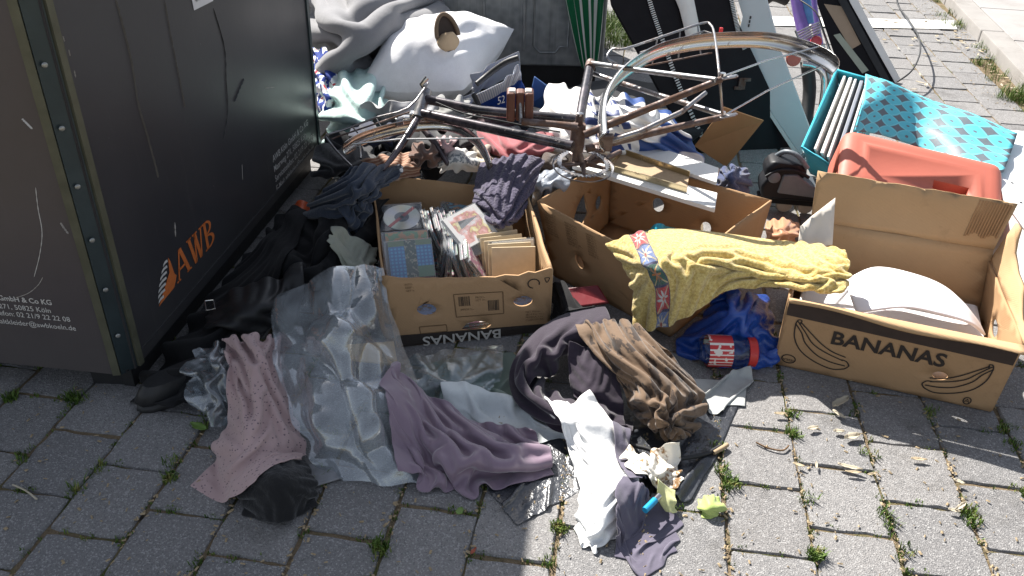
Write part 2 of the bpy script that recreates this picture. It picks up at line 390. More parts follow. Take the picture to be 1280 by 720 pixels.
for ci in range(-22, 24):
    cc = c0+CP*(ci-.5)
    a0 = 1.4046 if ci % 2 == 0 else 1.493+.003
    for ri in range(-4, 40):
        aa = a0+RP*(ri+.5); p = gc*cc+ga*aa
        d = p-CC; t = d@F_
        if t < .2: continue
        px, py = 640+FPX*(d@CR)/t, 360-FPX*(d@CU)/t
        if px < -500 or px > 2000 or py > 1150 or py < -120: continue
        off = px < -70 or px > 1350 or py > 800
        kx = 3.09+(p[1]-6.15)*.202
        if p[0] > kx-.06: continue
        hidden = (p[1] > 2.15 and p[0] < 1.15 and not (.4 < p[0] < .9 and p[1] > 4.2) and not (p[1] > 4.9 and p[0] > .9)) or (p[0] < -1.0 and p[1] > 1.9) or (1.3 > p[0] > .1 and 2.1 < p[1] < 3.2)
        cells.append((py-(5000 if hidden or off else 0), p))
cells.sort(key=lambda q: -q[0])
for k, (py, p) in enumerate(cells):
    dz = rng.uniform(-.003, .003); rot = Matrix.Rotation(-AZ+rng.uniform(-.012, .012)+(math.pi if rng.random() < .5 else 0), 4, 'Z')
    tl = Matrix.Rotation(rng.uniform(-.012, .012), 4, 'X') @ Matrix.Rotation(rng.uniform(-.012, .012), 4, 'Y')
    mt = Matrix.Translation((p[0]+rng.uniform(-.002, .002), p[1]+rng.uniform(-.002, .002), dz)) @ rot @ tl; me = rng.choice(PM)
    if py > -1000 and k < 290:
        o = bpy.data.objects.new('paver', me); COL.objects.link(o); o.matrix_basis = mt; attach(o, pav)
    else: far.add([mt @ q.co for q in me.vertices], [tuple(f.vertices) for f in me.polygons])
if far.v: tag(obj('distant_pavers', far, M['paver'], pav), kind='stuff')
print('PAVERS', len(cells))
# kerb with a slightly raised footway behind
ka, kb = W(1280, 118), W(1172, -4); kd = unit(kb-ka); kn = np.array([kd[1], -kd[0], 0])
kerb = thing('kerb', None, None, ka); tag(kerb, kind='structure')
for i in range(-1, 6):
    s0, s1 = i*.98+.006, (i+1)*.98-.006; q = [ka+kd*s0, ka+kd*s1, ka+kd*s1+kn*.13, ka+kd*s0+kn*.13]
    mb = MB().prism([x+np.array([0, 0, -.05]) for x in q], (0, 0, .125+rng.uniform(-.004, .004))); obj('kerb_stone', mb, M['kerb'], kerb, bevel=.012)
fw = thing('footway', None, None, ka+kn*.3); tag(fw, kind='structure')
for i in range(-1, 7):
    for j in range(0, 5):
        s0, s1, t0, t1 = i*.8+.004, (i+1)*.8-.004, .135+j*.5+.004, .135+(j+1)*.5-.004
        q = [ka+kd*s0+kn*t0, ka+kd*s1+kn*t0, ka+kd*s1+kn*t1, ka+kd*s0+kn*t1]
        obj('footway_slab', MB().prism([x+np.array([0, 0, -.03]) for x in q], (0, 0, .1+rng.uniform(-.003, .003))), M['slab'], fw, bevel=.004)
pl = [W(960, 22), W(1192, 27), W(1196, 38), W(950, 33)]
o = obj('painted_line', MB().add([q+np.array([0, 0, .008]) for q in pl], [(0, 1, 2, 3)]), M['white_paint']); tag(o, kind='structure')
# houses / hedge far up the street, only seen in reflections and from a step aside are left out

# ---------------------------------------------------------------- weeds, moss and litter in the joints
def m_grass():
    g = G('weed_blade'); oi = g.noise(40, 2)
    return g.fin(g.ramp(oi, [(.3, (.035, .075, .012)), (.55, (.1, .16, .025)), (.75, (.24, .2, .07))]), .6, 0, None, .3)
M['grass'] = m_grass()
def tuft(mb, x, y, n, r, h, rg):
    for _ in range(n):
        a = rg.uniform(0, 6.28); d = r*math.sqrt(rg.random()); bx, by = x+math.cos(a)*d, y+math.sin(a)*d
        hh = h*rg.uniform(.4, 1); a2 = rg.uniform(0, 6.28); ln = hh*rg.uniform(.2, 1.0); w = rg.uniform(.0009, .002)
        px, py = -math.sin(a2)*w, math.cos(a2)*w; dx, dy = math.cos(a2), math.sin(a2)
        mb.add([(bx-px, by-py, -.01), (bx+px, by+py, -.01), (bx+dx*ln*.4+px*.8, by+dy*ln*.4+py*.8, hh*.65), (bx+dx*ln*.4-px*.8, by+dy*ln*.4-py*.8, hh*.65), (bx+dx*ln, by+dy*ln, hh)], [(0, 1, 2, 3), (3, 2, 4)])
gm = MB(); rg = random.Random(11)
spots = [(100, 612, 18), (222, 597, 40), (185, 573, 14), (365, 590, 18), (480, 680, 30), (470, 690, 18), (712, 663, 40), (1012, 697, 45), (1255, 612, 38), (1005, 520, 36), (985, 540, 26), (1212, 650, 20), (1205, 640, 16), (930, 612, 20), (950, 607, 18),
         (20, 500, 40), (60, 495, 30), (90, 500, 26), (1262, 540, 22), (1270, 560, 18), (1180, 520, 10), (690, 700, 12), (1060, 640, 10), (1110, 655, 14), (895, 560, 16), (160, 590, 10), (1020, 625, 10), (30, 575, 14), (240, 530, 10), (1150, 690, 10), (1085, 568, 12), (905, 590, 14)]
for (px, py, n) in spots:
    p = W(px, py); cq = p@gc; p = p+gc*(c0+CP*round((cq-c0)/CP)-cq)*.8
    for _ in range(3): tuft(gm, p[0]+rg.uniform(-.015, .015), p[1]+rg.uniform(-.01, .01), int(n*1.1), .017, rg.uniform(.012, .026), rg)
for _ in range(900):                                     # low moss along the joints
    ci = rg.randint(-12, 8); cc = c0+CP*ci; aa = rg.uniform(.9, 2.2)
    if rg.random() < .45: p = gc*cc+ga*aa+gc*rg.uniform(-.006, .006)
    else:
        a0 = 1.4046 if ci % 2 == 0 else 1.496; p = gc*(cc-CP*rg.random())+ga*(a0+RP*rg.randint(-3, 4)+rg.uniform(-.006, .006))
    tuft(gm, p[0], p[1], rg.randint(4, 18), .012, rg.uniform(.004, .010), rg)
for k in range(26):                                      # weeds by the kerb
    s = rg.uniform(-.3, 2.6); p = ka+kd*s-kn*rg.uniform(.0, .12); tuft(gm, p[0], p[1], 26, .04, .05, rg)
for k in range(10): p = W(1275+rg.uniform(-20, 40), 122+rg.uniform(-6, 6)); tuft(gm, p[0], p[1], 60, .05, .09, rg)
for k in range(40): p = W(rg.uniform(745, 800), rg.uniform(25, 60)); tuft(gm, p[0], p[1], 40, .08, .1, rg)
tag(obj('weeds', gm, M['grass']), 'small green weeds and moss growing in the paving joints', 'weeds', kind='stuff')
M['litter'] = simple('plant_litter', (.3, .23, .14), .9, .6, 60, bump=.2)
lm = MB()
for _ in range(2600):
    p = W(rg.uniform(0, 1300), rg.uniform(480, 730)) if rg.random() < .25 else gc*(c0+CP*rg.randint(-8, 6)+rg.uniform(-.009, .009))+ga*rg.uniform(.95, 2.0)
    if rg.random() < .25: p = ka+kd*rg.uniform(-.3, 3)-kn*rg.gauss(.1, .09)
    a = rg.uniform(0, 6.28); l = rg.uniform(.0015, .006); w = l*rg.uniform(.2, .6); c_, s_ = math.cos(a), math.sin(a); z = .003
    lm.add([(p[0]+c_*x-s_*y, p[1]+s_*x+c_*y, z+dz) for x, y, dz in ((-l, -w, 0), (l, -w, .001), (l, w, .002), (-l, w, 0), (0, 0, .003))], [(0, 1, 4), (1, 2, 4), (2, 3, 4), (3, 0, 4)])
tag(obj('plant_litter', lm, M['litter']), 'fine dry plant crumbs scattered over the paving', 'litter', kind='stuff')

# ================================================================ clothes bin on the left
def m_bin(name, col):
    g = G(name); v = g.co(); n = g.noise(3, 6, .7)
    c = g.mix(n, sc(col, .75), sc(col, 1.25))
    st = g.noise(1, 6, .75, g.map(v, (42, 42, 1.5))); c = g.mix(g.math('MULTIPLY', g.step(st, .6, .76), .14), c, (.2, .185, .165))
    sp = g.step(g.noise(28, 5, .8, g.map(v, (1, 1, .55))), .7, .74); c = g.mix(g.math('MULTIPLY', sp, .35), c, (.3, .29, .26))
    low = g.step(g.sep(g.n('ShaderNodeNewGeometry').outputs['Position'])[2], .3, .08)
    c = g.mix(g.math('MULTIPLY', g.math('MULTIPLY', low, g.noise(9, 5, .7)), .5), c, (.075, .072, .06))
    return g.fin(c, g.math('ADD', g.math('MULTIPLY', n, .25), .3), 0, g.bump(g.noise(60, 3), .08, .002), .45)
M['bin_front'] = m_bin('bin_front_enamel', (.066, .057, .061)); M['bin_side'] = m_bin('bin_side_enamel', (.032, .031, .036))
M['bin_strip'] = simple('bin_edge_strip', (.1, .1, .07), .5, .45, 20, metal=.3, bump=.3)
M['bin_strip2'] = simple('bin_edge_band', (.035, .05, .055), .4, .4, 12, metal=.4, bump=.3)
M['rivet'] = simple('rivet_zinc', (.32, .33, .32), .4, .2, 40, metal=.8)
M['print_white'] = simple('white_print', (.5, .49, .47), .7, .25, 120, bump=0)
M['print_pale'] = simple('scuff_pale', (.3, .28, .26), .8, .5, 160, bump=0)
M['print_dim'] = simple('rain_streak', (.085, .078, .07), .7, .4, 70, bump=0)
M['print_orange'] = simple('orange_print', (.52, .14, .035), .6, .15, 60, bump=0)
M['black_rubber'] = simple('black_plastic', (.018, .018, .019), .55, .4, 20, bump=.2)
BN = W(162, 470, .08); BF = W(400, 186, .08); bd = unit([BF[0]-BN[0], BF[1]-BN[1], 0]); bl_ = np.array([-bd[1], bd[0], 0]); LB = 1.47; WB = 1.25; HB = 1.5
binr = thing('clothes_bin', 'tall dark metal clothes collection bin with riveted edges and orange letters', 'clothes bin', [BN[0], BN[1], 0])
def BP(a, b, z):      # a along the side face, b to the left along the front face
    p = BN+bd*a+bl_*b; return np.array([p[0]+.03*(z-.08), p[1], z])
ch = .03
foot = [(ch, 0), (LB, 0), (LB, WB), (0, WB), (0, ch)]
def ring(poly, z): return [BP(a, b, z) for a, b in poly]
# side face, front face, back and top as sheet-metal panels with a little depth
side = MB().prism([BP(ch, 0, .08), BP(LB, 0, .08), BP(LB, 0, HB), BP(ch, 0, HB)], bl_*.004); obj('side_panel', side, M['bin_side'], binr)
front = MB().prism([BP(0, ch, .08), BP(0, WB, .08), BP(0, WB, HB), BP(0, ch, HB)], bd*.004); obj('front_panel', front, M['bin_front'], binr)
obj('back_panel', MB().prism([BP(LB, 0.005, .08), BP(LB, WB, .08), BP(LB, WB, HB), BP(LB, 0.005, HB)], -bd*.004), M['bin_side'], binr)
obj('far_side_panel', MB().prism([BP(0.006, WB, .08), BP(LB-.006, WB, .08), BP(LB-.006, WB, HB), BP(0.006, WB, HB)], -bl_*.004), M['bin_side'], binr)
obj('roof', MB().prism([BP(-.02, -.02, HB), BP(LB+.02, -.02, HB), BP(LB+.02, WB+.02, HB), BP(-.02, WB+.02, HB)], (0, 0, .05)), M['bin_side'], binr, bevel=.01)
obj('floor_plate', MB().prism([BP(.01, .01, .084), BP(LB-.01, .01, .084), BP(LB-.01, WB-.01, .084), BP(.01, WB-.01, .084)], (0, 0, .004)), M['black_rubber'], binr)
for (a, b) in ((.1, .1), (LB-.1, .1), (LB-.1, WB-.1), (.1, WB-.1)):
    obj('foot', MB().box(BP(a, b, .04), (.1, .1, .085)), M['black_rubber'], binr)
# lower skid rails
obj('skid_rail', MB().prism([BP(.05, .03, .0), BP(LB-.05, .03, .0), BP(LB-.05, .03, .08), BP(.05, .03, .08)], bl_*.03), M['black_rubber'], binr)
# riveted corner profile: two lips with a band between
def strip(name, p0, p1, w, th, mat, z0=.082, z1=HB-.002):
    # p0,p1: (a,b) footprint ends
    q = [BP(*p0, z0), BP(*p1, z0), BP(*p1, z1), BP(*p0, z1)]; n = unit(np.cross(q[1]-q[0], q[3]-q[0]))
    if n@(np.array([1, -1, 0])) < 0: n = -n
    return obj(name, MB().prism(q, n*th), mat, binr)
strip('edge_lip', (-.001, ch+.012), (0.004, ch-.006), 0, .007, M['bin_strip'])
eband = strip('edge_band', (.002, ch-.006), (ch+.01, 0.002), 0, .004, M['bin_strip2'])
strip('edge_lip', (ch+.01, -.0), (ch+.028, -.002), 0, .008, M['bin_strip'])
dn = unit(-bd-bl_)
for z in np.arange(.2, 1.46, .135):
    obj('rivet', MB().lathe([(.006, 0), (.006, .0015), (.004, .0035), (.0001, .004)], BP(ch*.45, ch*.45, z)+dn*.0075, dn, 10), M['rivet'], eband)
strip('edge_lip', (LB-.03, 0), (LB-.01, 0), 0, .006, M['bin_strip2'])
obj('bottom_rail', MB().prism([BP(ch+.03, -.0005, .084), BP(LB-.035, -.0005, .084), BP(LB-.035, -.0005, .115), BP(ch+.03, -.0005, .115)], -bl_*.003), M['bin_side'], binr)
# printing on the front face (runs off to the left); front face seen from -bd: u = -bl
def on_front(px, py):
    d = (px-640)*CR-(py-360)*CU+FPX*F_; n = -bd; p0 = BP(0, .2, .3)
    nn = np.cross(BP(0, 1, .3)-p0, BP(0, .2, 1)-p0); t = ((p0-CC)@nn)/(d@nn); return CC+d*t
def on_side(px, py):
    d = (px-640)*CR-(py-360)*CU+FPX*F_; p0 = BP(.2, 0, .3)
    nn = np.cross(BP(1, 0, .3)-p0, BP(.2, 0, 1)-p0); t = ((p0-CC)@nn)/(d@nn); return CC+d*t
zv = unit(BP(0, 0, 1)-BP(0, 0, 0)); org = on_front(64, 381)
txt = ['AWB Köln GmbH & Co KG', 'Maarweg 271, 50825 Köln', 'Servicetelefon: 02 21/9 22 22 08', 'E-Mail: altkleider@awbkoeln.de']
for k, (s, end) in enumerate(zip(txt, [(66, 381), (65, 391), (89, 402), (96, 413)])):
    text(s, .0205, on_front(*end), -bl_, zv, M['print_white'], binr, align='RIGHT', bold=.0001 if k else .0004)
o2 = on_side(340, 207); o1 = on_side(383, 172)
for k, s in enumerate(txt):
    text(s, .034, on_side(341, 203)-zv*.038*k, bd, zv, M['print_white'], binr, bold=.0002, sx=.9)
# AWB emblem and letters in orange on the side face
def sidexy(a, h): return lambda u, v: None
A0 = on_side(197, 382); A1 = on_side(221, 318); sc_ = np.linalg.norm((on_side(272, 285)-on_side(224, 354)))
ux = bd; uz = zv
eo = on_side(197, 383)
def poly_side(pts, o, mat, name, lift=.0015, par=None):
    nn = unit(np.cross(bd, zv)); P = [o+bd*x+uz*y+nn*lift for x, y in pts]
    tr = geometry.tessellate_polygon([[Vector((x, y, 0)) for x, y in pts]])
    return obj(name, MB().add(P, [tuple(t) for t in tr]), mat, par or binr)
LH = .088       # letter height
def stroke(o, pts, name, mat):
    for p in pts: poly_side(p, o, mat, name)
def bar(x0, y0, x1, y1, w): return [(x0-w/2, y0), (x0+w/2, y0), (x1+w/2, y1), (x1-w/2, y1)]
def ser(x, y, w=.022): return [(x-w/2, y), (x+w/2, y), (x+w/2, y+.005), (x-w/2, y+.005)]
e0 = on_side(222, 354); e1 = on_side(273, 314); tw = abs((e1-e0)@bd); k = tw/.26
print('AWB width', tw, e0, e1)
def L_(pts): return [[(x*k, y) for x, y in p] for p in pts]
H = LH
stroke(e0, L_([bar(.008, 0, .038, H, .008), bar(.074, 0, .042, H, .017), [(.018, .028), (.06, .028), (.06, .035), (.018, .035)], ser(.008, 0), ser(.074, 0, .028)]), 'letter_a', M['print_orange'])
stroke(e0, L_([bar(.118, 0, .098, H, .016), bar(.122, 0, .136, H, .008), bar(.152, 0, .136, H, .016), bar(.156, 0, .176, H, .008), ser(.098, H-.005, .028), ser(.136, H-.005, .03), ser(.176, H-.005, .024)]), 'letter_w', M['print_orange'])
arc = lambda cx, cy, rx, ry, w: [(cx+rx*math.sin(t), cy-ry*math.cos(t)) for t in np.linspace(0, math.pi, 10)]+[(cx+(rx-w)*math.sin(t), cy-(ry-.006)*math.cos(t)) for t in np.linspace(math.pi, 0, 10)]
stroke(e0, L_([bar(.2, 0, .2, H, .015), arc(.205, H*.255, .045, H*.255, .015), arc(.205, H*.755, .036, H*.245, .013), ser(.196, 0, .026), ser(.196, H-.005, .026)]), 'letter_b', M['print_orange'])
E0 = on_side(198, 383); ew = abs((on_side(222, 352)-E0)@bd)
poly_side([(0, 0), (ew*.25, .02), (ew*.75, .06), (ew, .03), (ew*.8, .005)][::1], E0+uz*.0, M['print_orange'], 'emblem')
emb = poly_side([(0, -.002), (ew*.95, .022), (ew*.86, .085), (ew*.8, .1), (ew*.7, .045), (ew*.35, .012)], E0, M['print_orange'], 'emblem', .0012)
for j in range(7):
    y0 = .008+j*.0135; x1 = ew*(.28+.46*(j/6)**.8); x0 = ew*(.0+.5*(j/6)**1.6)
    poly_side([(x0, y0), ((x0+x1)/2, y0+.003), (x1, y0+.0015), (x1, y0+.009), ((x0+x1)/2, y0+.0105), (x0+ew*.05, y0+.007)], E0, M['print_white'], 'emblem_stripe', .0018, emb)
# sticker at the top of the side face, scratches
q = [on_side(238, -6), on_side(242, 13), on_side(266, 1), on_side(262, -30)]; nn = unit(np.cross(bd, zv))
obj('sticker', MB().add([p+nn*.0015 for p in q], [(0, 1, 2, 3)]), simple('sticker_paper', (.6, .6, .62), .6, .05), binr)
text('www.awbkoeln.de', .026, on_side(244, 8)+uz*.01, bd, zv, M['black_rubber'], binr, lift=.003, sx=.8)
def scratch(pts, w, fn, mat, name='scratch'):
    P = smooth_path([fn(*p) for p in pts], 6); n = unit(CC-P[0]); mb = MB(); L = []
    nf = np.cross(P[-1]-P[0], n)
    for i, p in enumerate(P):
        ww = w*(.35+.65*abs(math.sin(i*1.7+pts[0][0])))*(1 if 0 < i < len(P)-1 else .2); L.append([p-unit(nf)*ww+(-bd if fn is on_front else nn)*.0014, p+unit(nf)*ww+(-bd if fn is on_front else nn)*.0014])
    mb.grid(np.array(L)); return obj(name, mb, mat, binr)
scratch([(45, 234), (48, 260), (53, 290), (50, 318), (43, 346)], .0011, on_front, M['print_white'])
scratch([(54, 346), (48, 356), (36, 366), (20, 372)], .0011, on_front, M['print_pale'])
scratch([(76, 278), (80, 284), (86, 292)], .0025, on_front, M['print_pale'])
scratch([(28, 148), (34, 154), (41, 161)], .0025, on_front, M['print_white'])
scratch([(30, 76), (34, 82)], .001, on_front, M['print_pale']); scratch([(40, 102), (44, 108)], .001, on_front, M['print_pale'])
scratch([(144, 0), (152, 30), (164, 80), (172, 130), (182, 165), (193, 205), (197, 222)], .0035, on_side, M['print_dim'], 'rain_streak')
scratch([(205, 0), (214, 50), (224, 100), (231, 135)], .002, on_side, M['print_dim'], 'rain_streak')
scratch([(266, 10), (280, 60), (282, 100), (284, 140), (278, 175)], .0018, on_side, M['black_rubber'], 'rain_streak')
scratch([(304, 98), (298, 112), (292, 127)], .004, on_side, M['black_rubber']); scratch([(331, 110), (343, 109)], .002, on_side, M['print_pale'])
scratch([(302, 205), (303, 225)], .001, on_side, M['print_pale']); scratch([(218, 278), (219, 296)], .002, on_side, M['print_pale'])
scratch([(78, 45), (80, 52)], .0015, on_side, M['print_pale']); scratch([(85, 62), (87, 70)], .0015, on_side, M['print_pale']); scratch([(92, 88), (94, 97)], .0015, on_side, M['print_pale'])
stamp_box([BN, BN+bd*LB, BN+bd*LB+bl_*WB, BN+bl_*WB], .0)
# ================================================================ cardboard boxes
def m_card(name, col=(.395, .245, .13), ang=0):
    g = G(name); v = g.co(); n = g.noise(6, 5, .6)
    c = g.mix(n, sc(col, .84), sc(col, 1.14)); c = g.mix(g.math('MULTIPLY', g.noise(160, 3, .7), .3), c, sc(col, .7))
    c = g.mix(g.math('MULTIPLY', g.step(g.noise(14, 6, .75), .58, .7), .25), c, sc(col, .5))
    fl = g.wave(62, .4, v, 'DIAGONAL')
    h = g.math('ADD', g.math('MULTIPLY', fl, .12), g.math('MULTIPLY', g.noise(22, 4, .6), .6))
    return g.fin(c, .85, 0, g.bump(h, .22, .006), .25)
M['card'] = m_card('cardboard'); M['card2'] = m_card('cardboard_pale', (.47, .31, .17)); M['card3'] = m_card('cardboard_worn', (.36, .22, .115))
M['ink'] = simple('brown_black_ink', (.03, .022, .018), .8, .3, 80, bump=0)
M['ink2'] = simple('dark_band_ink', (.045, .03, .024), .85, .25, 30, bump=.1)
M['ink_pale'] = simple('pale_print', (.5, .47, .42), .8, .2, 60, bump=0)
M['ink_brown'] = simple('faded_brown_ink', (.13, .075, .035), .8, .3, 60, bump=0)
rgn = random.Random(5)
def wallpt(c, s, t):
    c00, c10, c11, c01 = [np.array(q, float) for q in c]; return c00*(1-s)*(1-t)+c10*s*(1-t)+c11*s*t+c01*(1-s)*t
SQ = [(0, 0), (1, 0), (1, 1), (0, 1)]
def decal(c, pts, mat, parent, name, lift=.0045):
    P = [wallpt(c, *p) for p in pts]; n = unit(np.cross(np.array(c[1])-c[0], np.array(c[3])-c[0]))*lift
    tr = geometry.tessellate_polygon([[Vector((p[0], p[1], 0)) for p in pts]])
    return obj(name, MB().add([p+n for p in P], [tuple(t) for t in tr]), mat, parent)
def line_decal(c, pts, w, mat, parent, name, asp, lift=.0047):
    P = smooth_path([np.array([p[0]*asp, p[1], 0]) for p in pts], 6); L = []
    for i, p in enumerate(P):
        d = P[min(i+1, len(P)-1)]-P[max(i-1, 0)]; n = unit(np.array([-d[1], d[0], 0])+1e-9); L.append((p-n*w, p+n*w))
    nn = unit(np.cross(np.array(c[1])-c[0], np.array(c[3])-c[0]))*lift
    X = np.array([[wallpt(c, q[0]/asp, q[1])+nn for q in pr] for pr in L]); return obj(name, MB().grid(X), mat, parent)
def wtext(c, s, size, st, mat, parent, bold=0, flip=False, sx=1, align='LEFT', name='lettering', lift=.005):
    u = unit(np.array(c[1], float)-c[0]); n = unit(np.cross(u, np.array(c[3], float)-c[0])); v = np.cross(n, u)
    if flip: u, v = -u, -v
    return text(s, size, wallpt(c, *st), u, v, mat, parent, bold=bold, sx=sx, align=align, name=name, lift=lift)
Z = lambda p, z: np.array([p[0], p[1], z])
# ---------------- box with the white sheet (right)
a3, b3 = W(968, 455), W(1238, 515); e3 = unit(b3-a3); n3 = np.array([-e3[1], e3[0], 0])
B3 = thing('banana_box', 'open brown banana carton with printed bananas, holding a white foam sheet', 'cardboard box', (a3+b3)/2+n3*.19)
f0, f1 = Z(a3, .003), Z(b3, .003); k0, k1 = a3+n3*.37+e3*.01, b3+n3*.37-e3*.0
t0, t1 = Z(a3-n3*.006+e3*-.004, .222), Z(b3+e3*.004-n3*.006, .222)
tb0, tb1 = Z(k0+n3*.03+e3*.012, .262), Z(k1+n3*.03-e3*.03, .268)
c = (f0, f1, t1, t0)
top = [(1, .985)]+ragged((1, .985), (.42, 1.0), 14, .02, rgn)+[(.42, 1.0)]+ragged((.42, 1.0), (0, 1.0), 10, .04, rgn)+[(0, 1.0)]
panel(c, [(0, 0), (1, 0)]+top, [oval(.735, .36, .034, .062)], .006, M['card'], B3, 'front_wall', .0)
decal(c, [(.004, .78), (.996, .72), (.996, .965), (.45, .98), (.004, .99)], M['ink2'], B3, 'printed_band')
wtext(c, 'BANANAS', .058, (.225, .50), M['ink'], B3, bold=.0016, sx=1.06)
asp = .548/.222
def banana(x, y, s, mir):
    m = lambda p: (x+(p[0] if not mir else -p[0])*s/asp*1.0, y+p[1]*s)
    for q in ([(0, .30), (.02, .1), (.12, -.08), (.3, -.2), (.52, -.26), (.66, -.22)], [(.0, .30), (.09, .18), (.16, .04), (.32, -.1), (.5, -.16), (.66, -.17)], [(.02, .34), (.13, .2), (.24, .06), (.4, -.03), (.62, -.1)], [(.05, .34), (.2, .2), (.34, .08), (.48, .0), (.64, -.04)], [(.0, .3), (.02, .36), (.06, .36), (.05, .3)], [(.66, -.22), (.7, -.16), (.66, -.1), (.6, -.09)]):
        line_decal(c, [m(p) for p in q], .008, M['ink'], B3, 'banana_drawing', asp)
banana(.055, .38, 1.0, False); banana(.93, .34, .9, True)
for (x, y, r, tx, sz) in ((.06, .13, .062, 'bratzu', .014), (.885, .09, .05, 'A', .02)):
    line_decal(c, [(x+r*math.cos(t)/asp*(1.3 if sz < .015 else .8), y+r*math.sin(t)) for t in np.linspace(0, 6.3, 14)], .007, M['ink'], B3, 'print_ring', asp)
    wtext(c, tx, sz, (x, y-.03), M['ink'], B3, align='CENTER')
cb = (Z(k1, .003), Z(k0, .003), tb0, tb1)
panel(cb, SQ, [oval(.33, .30, .042, .055)], .006, M['card2'], B3, 'back_wall')
fl0, fl1 = tb0+n3*.035+np.array([0, 0, .145])+e3*-.012, tb1+n3*.03+np.array([0, 0, .135])+e3*.022
panel((tb1, tb0, fl0, fl1), [(0, 0), (1, 0), (1, 1)]+ragged((1, 1), (0, 1), 22, .03, rgn)+[(0, 1)], [], .006, M['card2'], B3, 'back_flap')
mbs = MB()
for k in range(12):    # flap torn open: the fluting shows
    s = .02+.014*k; mbs.tube([wallpt((tb1, tb0, fl0, fl1), s, .25+.05*math.sin(k))-n3*.005, wallpt((tb1, tb0, fl0, fl1), s, .97)-n3*.005], .003, 6)
obj('torn_fluting', mbs, M['card3'], B3)
cl = (Z(k0, .003), f0, t0, Z(tb0, .235))
panel(cl, [(0, 0), (1, 0), (1, 1), (.5, .97), (0, 1)], [oval(.5, .6, .09, .09)], .006, M['card'], B3, 'side_wall')
lf = (W(997, 312, .235), W(1040, 306, .25), W(1044, 246, .36), W(1003, 262, .33))
M['card_white'] = simple('white_lined_card', (.62, .57, .5), .8, .1, 12, bump=.15)
panel(lf, [(0, 0), (1, 0), (1.0, .98), (.62, .86), (.3, .74), (.05, .6), (0, .58)], [], .006, M['card_white'], B3, 'side_flap')
cr_ = (f1, Z(k1, .003), Z(tb1, .235), t1)
panel(cr_, [(0, 0), (1, 0), (1, 1), (0, 1)], [oval(.5, .6, .09, .09)], .006, M['card'], B3, 'side_wall')
rf = (t1+e3*.004, Z(tb1, .238)+e3*.004, tb1+np.array([0, 0, .115])+e3*.02-n3*.04, t1+n3*.06+np.array([0, 0, .04])+e3*.03)
panel(rf, [(0, 0), (1, 0), (1, .95), (.9, 1.05), (.78, .7), (.6, .62), (.42, .7), (.2, .3), (0.05, .35)], [], .007, M['card2'], B3, 'side_flap')
panel((f0, f1, k1+np.array([0, 0, .004]), k0+np.array([0, 0, .004])), SQ, [], .005, M['card'], B3, 'bottom')
# front flap curled outwards along the top edge
X = np.array([[t0+(t1-t0)*s+np.array([0, 0, .002])-n3*(.005+.048*math.sin(q*1.5))*(.5+.5*min(1, s*1.1))+np.array([0, 0, .012*math.sin(q*2.2)*(1-.4*s)+(.02*math.sin(s*9)*q*.25)]) for q in np.linspace(0, 1.3, 7)] for s in np.linspace(0, 1.0, 30)])
obj('front_flap', MB().grid(X), M['card2'], B3, smooth=60, solid=.006)
# white foam sheet
def sheet(rows, nu, nv): return net(rows, nu, nv)
X = net([[(1056, 350, .19), (1095, 334, .21), (1150, 345, .21), (1185, 362, .19), (1205, 385, .15)], [(1062, 370, .18), (1110, 352, .21), (1160, 362, .217), (1200, 378, .205), (1222, 402, .16)], [(1070, 392, .16), (1130, 385, .19), (1175, 393, .195), (1212, 405, .18), (1232, 420, .14)]], 26, 18)
o = obj('foam_sheet', MB().grid(X), simple('white_foam', (.78, .77, .8), .6, .04, 8, bump=.1), smooth=180, solid=.008, sub=1); tag(o, 'curved white foam sheet lying inside the banana carton', 'foam sheet')
X = net([[(1050, 352, .18), (1060, 340, .19), (1075, 345, .185)], [(1060, 372, .15), (1078, 372, .16), (1095, 385, .15)], [(1075, 395, .15), (1110, 400, .15), (1150, 410, .14)]], 14, 14)
# lower packing under the sheet
mb = MB().prism([f0+n3*.03+e3*.03, f1+n3*.03-e3*.03, k1-n3*.03-e3*.03, k0-n3*.03+e3*.03], (0, 0, .11)); mb.v = [(x, y, z+.008) for x, y, z in mb.v]
o = obj('foam_block', mb, simple('block_foam', (.7, .69, .7), .7, .05), bevel=.01); tag(o, 'pale packing block filling the bottom of the printed banana carton', 'packing block')
stamp_box([f0, f1, k1, k0], .235)
# ---------------- box of compact discs
g0, g1 = W(497, 434), W(686, 414); g2, g3 = np.array([.045, 2.42, 0]), np.array([-.44, 2.39, 0])
h0, h1, h2, h3 = W(477, 345, .215), W(690, 337, .215), W(655, 240, .225), W(463, 222, .225)
B1 = thing('banana_box', 'open brown carton full of CD cases, printed upside down with barcodes', 'cardboard box', (g0+g1+g2+g3)/4)
Zs = lambda p: p+np.array([0, 0, .003])
c = (Zs(g0), Zs(g1), h1, h0)
tp = [(1, 1.02), (.985, 1.03), (.9, .965), (.86, .985), (.8, .93), (.72, .95), (.66, .92)]+ragged((.66, .92), (.12, .96), 12, .015, rgn)+[(.1, .965), (.03, 1.0), (0, 1.0)]
panel(c, [(0, 0), (1, 0)]+tp, [oval(.225, .5, .06, .088, 20), oval(.825, .53, .06, .085, 20), [(.42, .16), (.46, .25), (.52, .275), (.58, .255), (.62, .19), (.58, .14), (.47, .135)]], .006, M['card'], B1, 'front_wall', .0)
decal(c, [(.003, .0), (.997, .0), (.997, .13), (.003, .165)], M['ink'], B1, 'printed_band')
wtext(c, 'BANANAS', .04, (.68, .115), M['ink_pale'], B1, flip=True, bold=.0006, sx=1.25, lift=.0055)
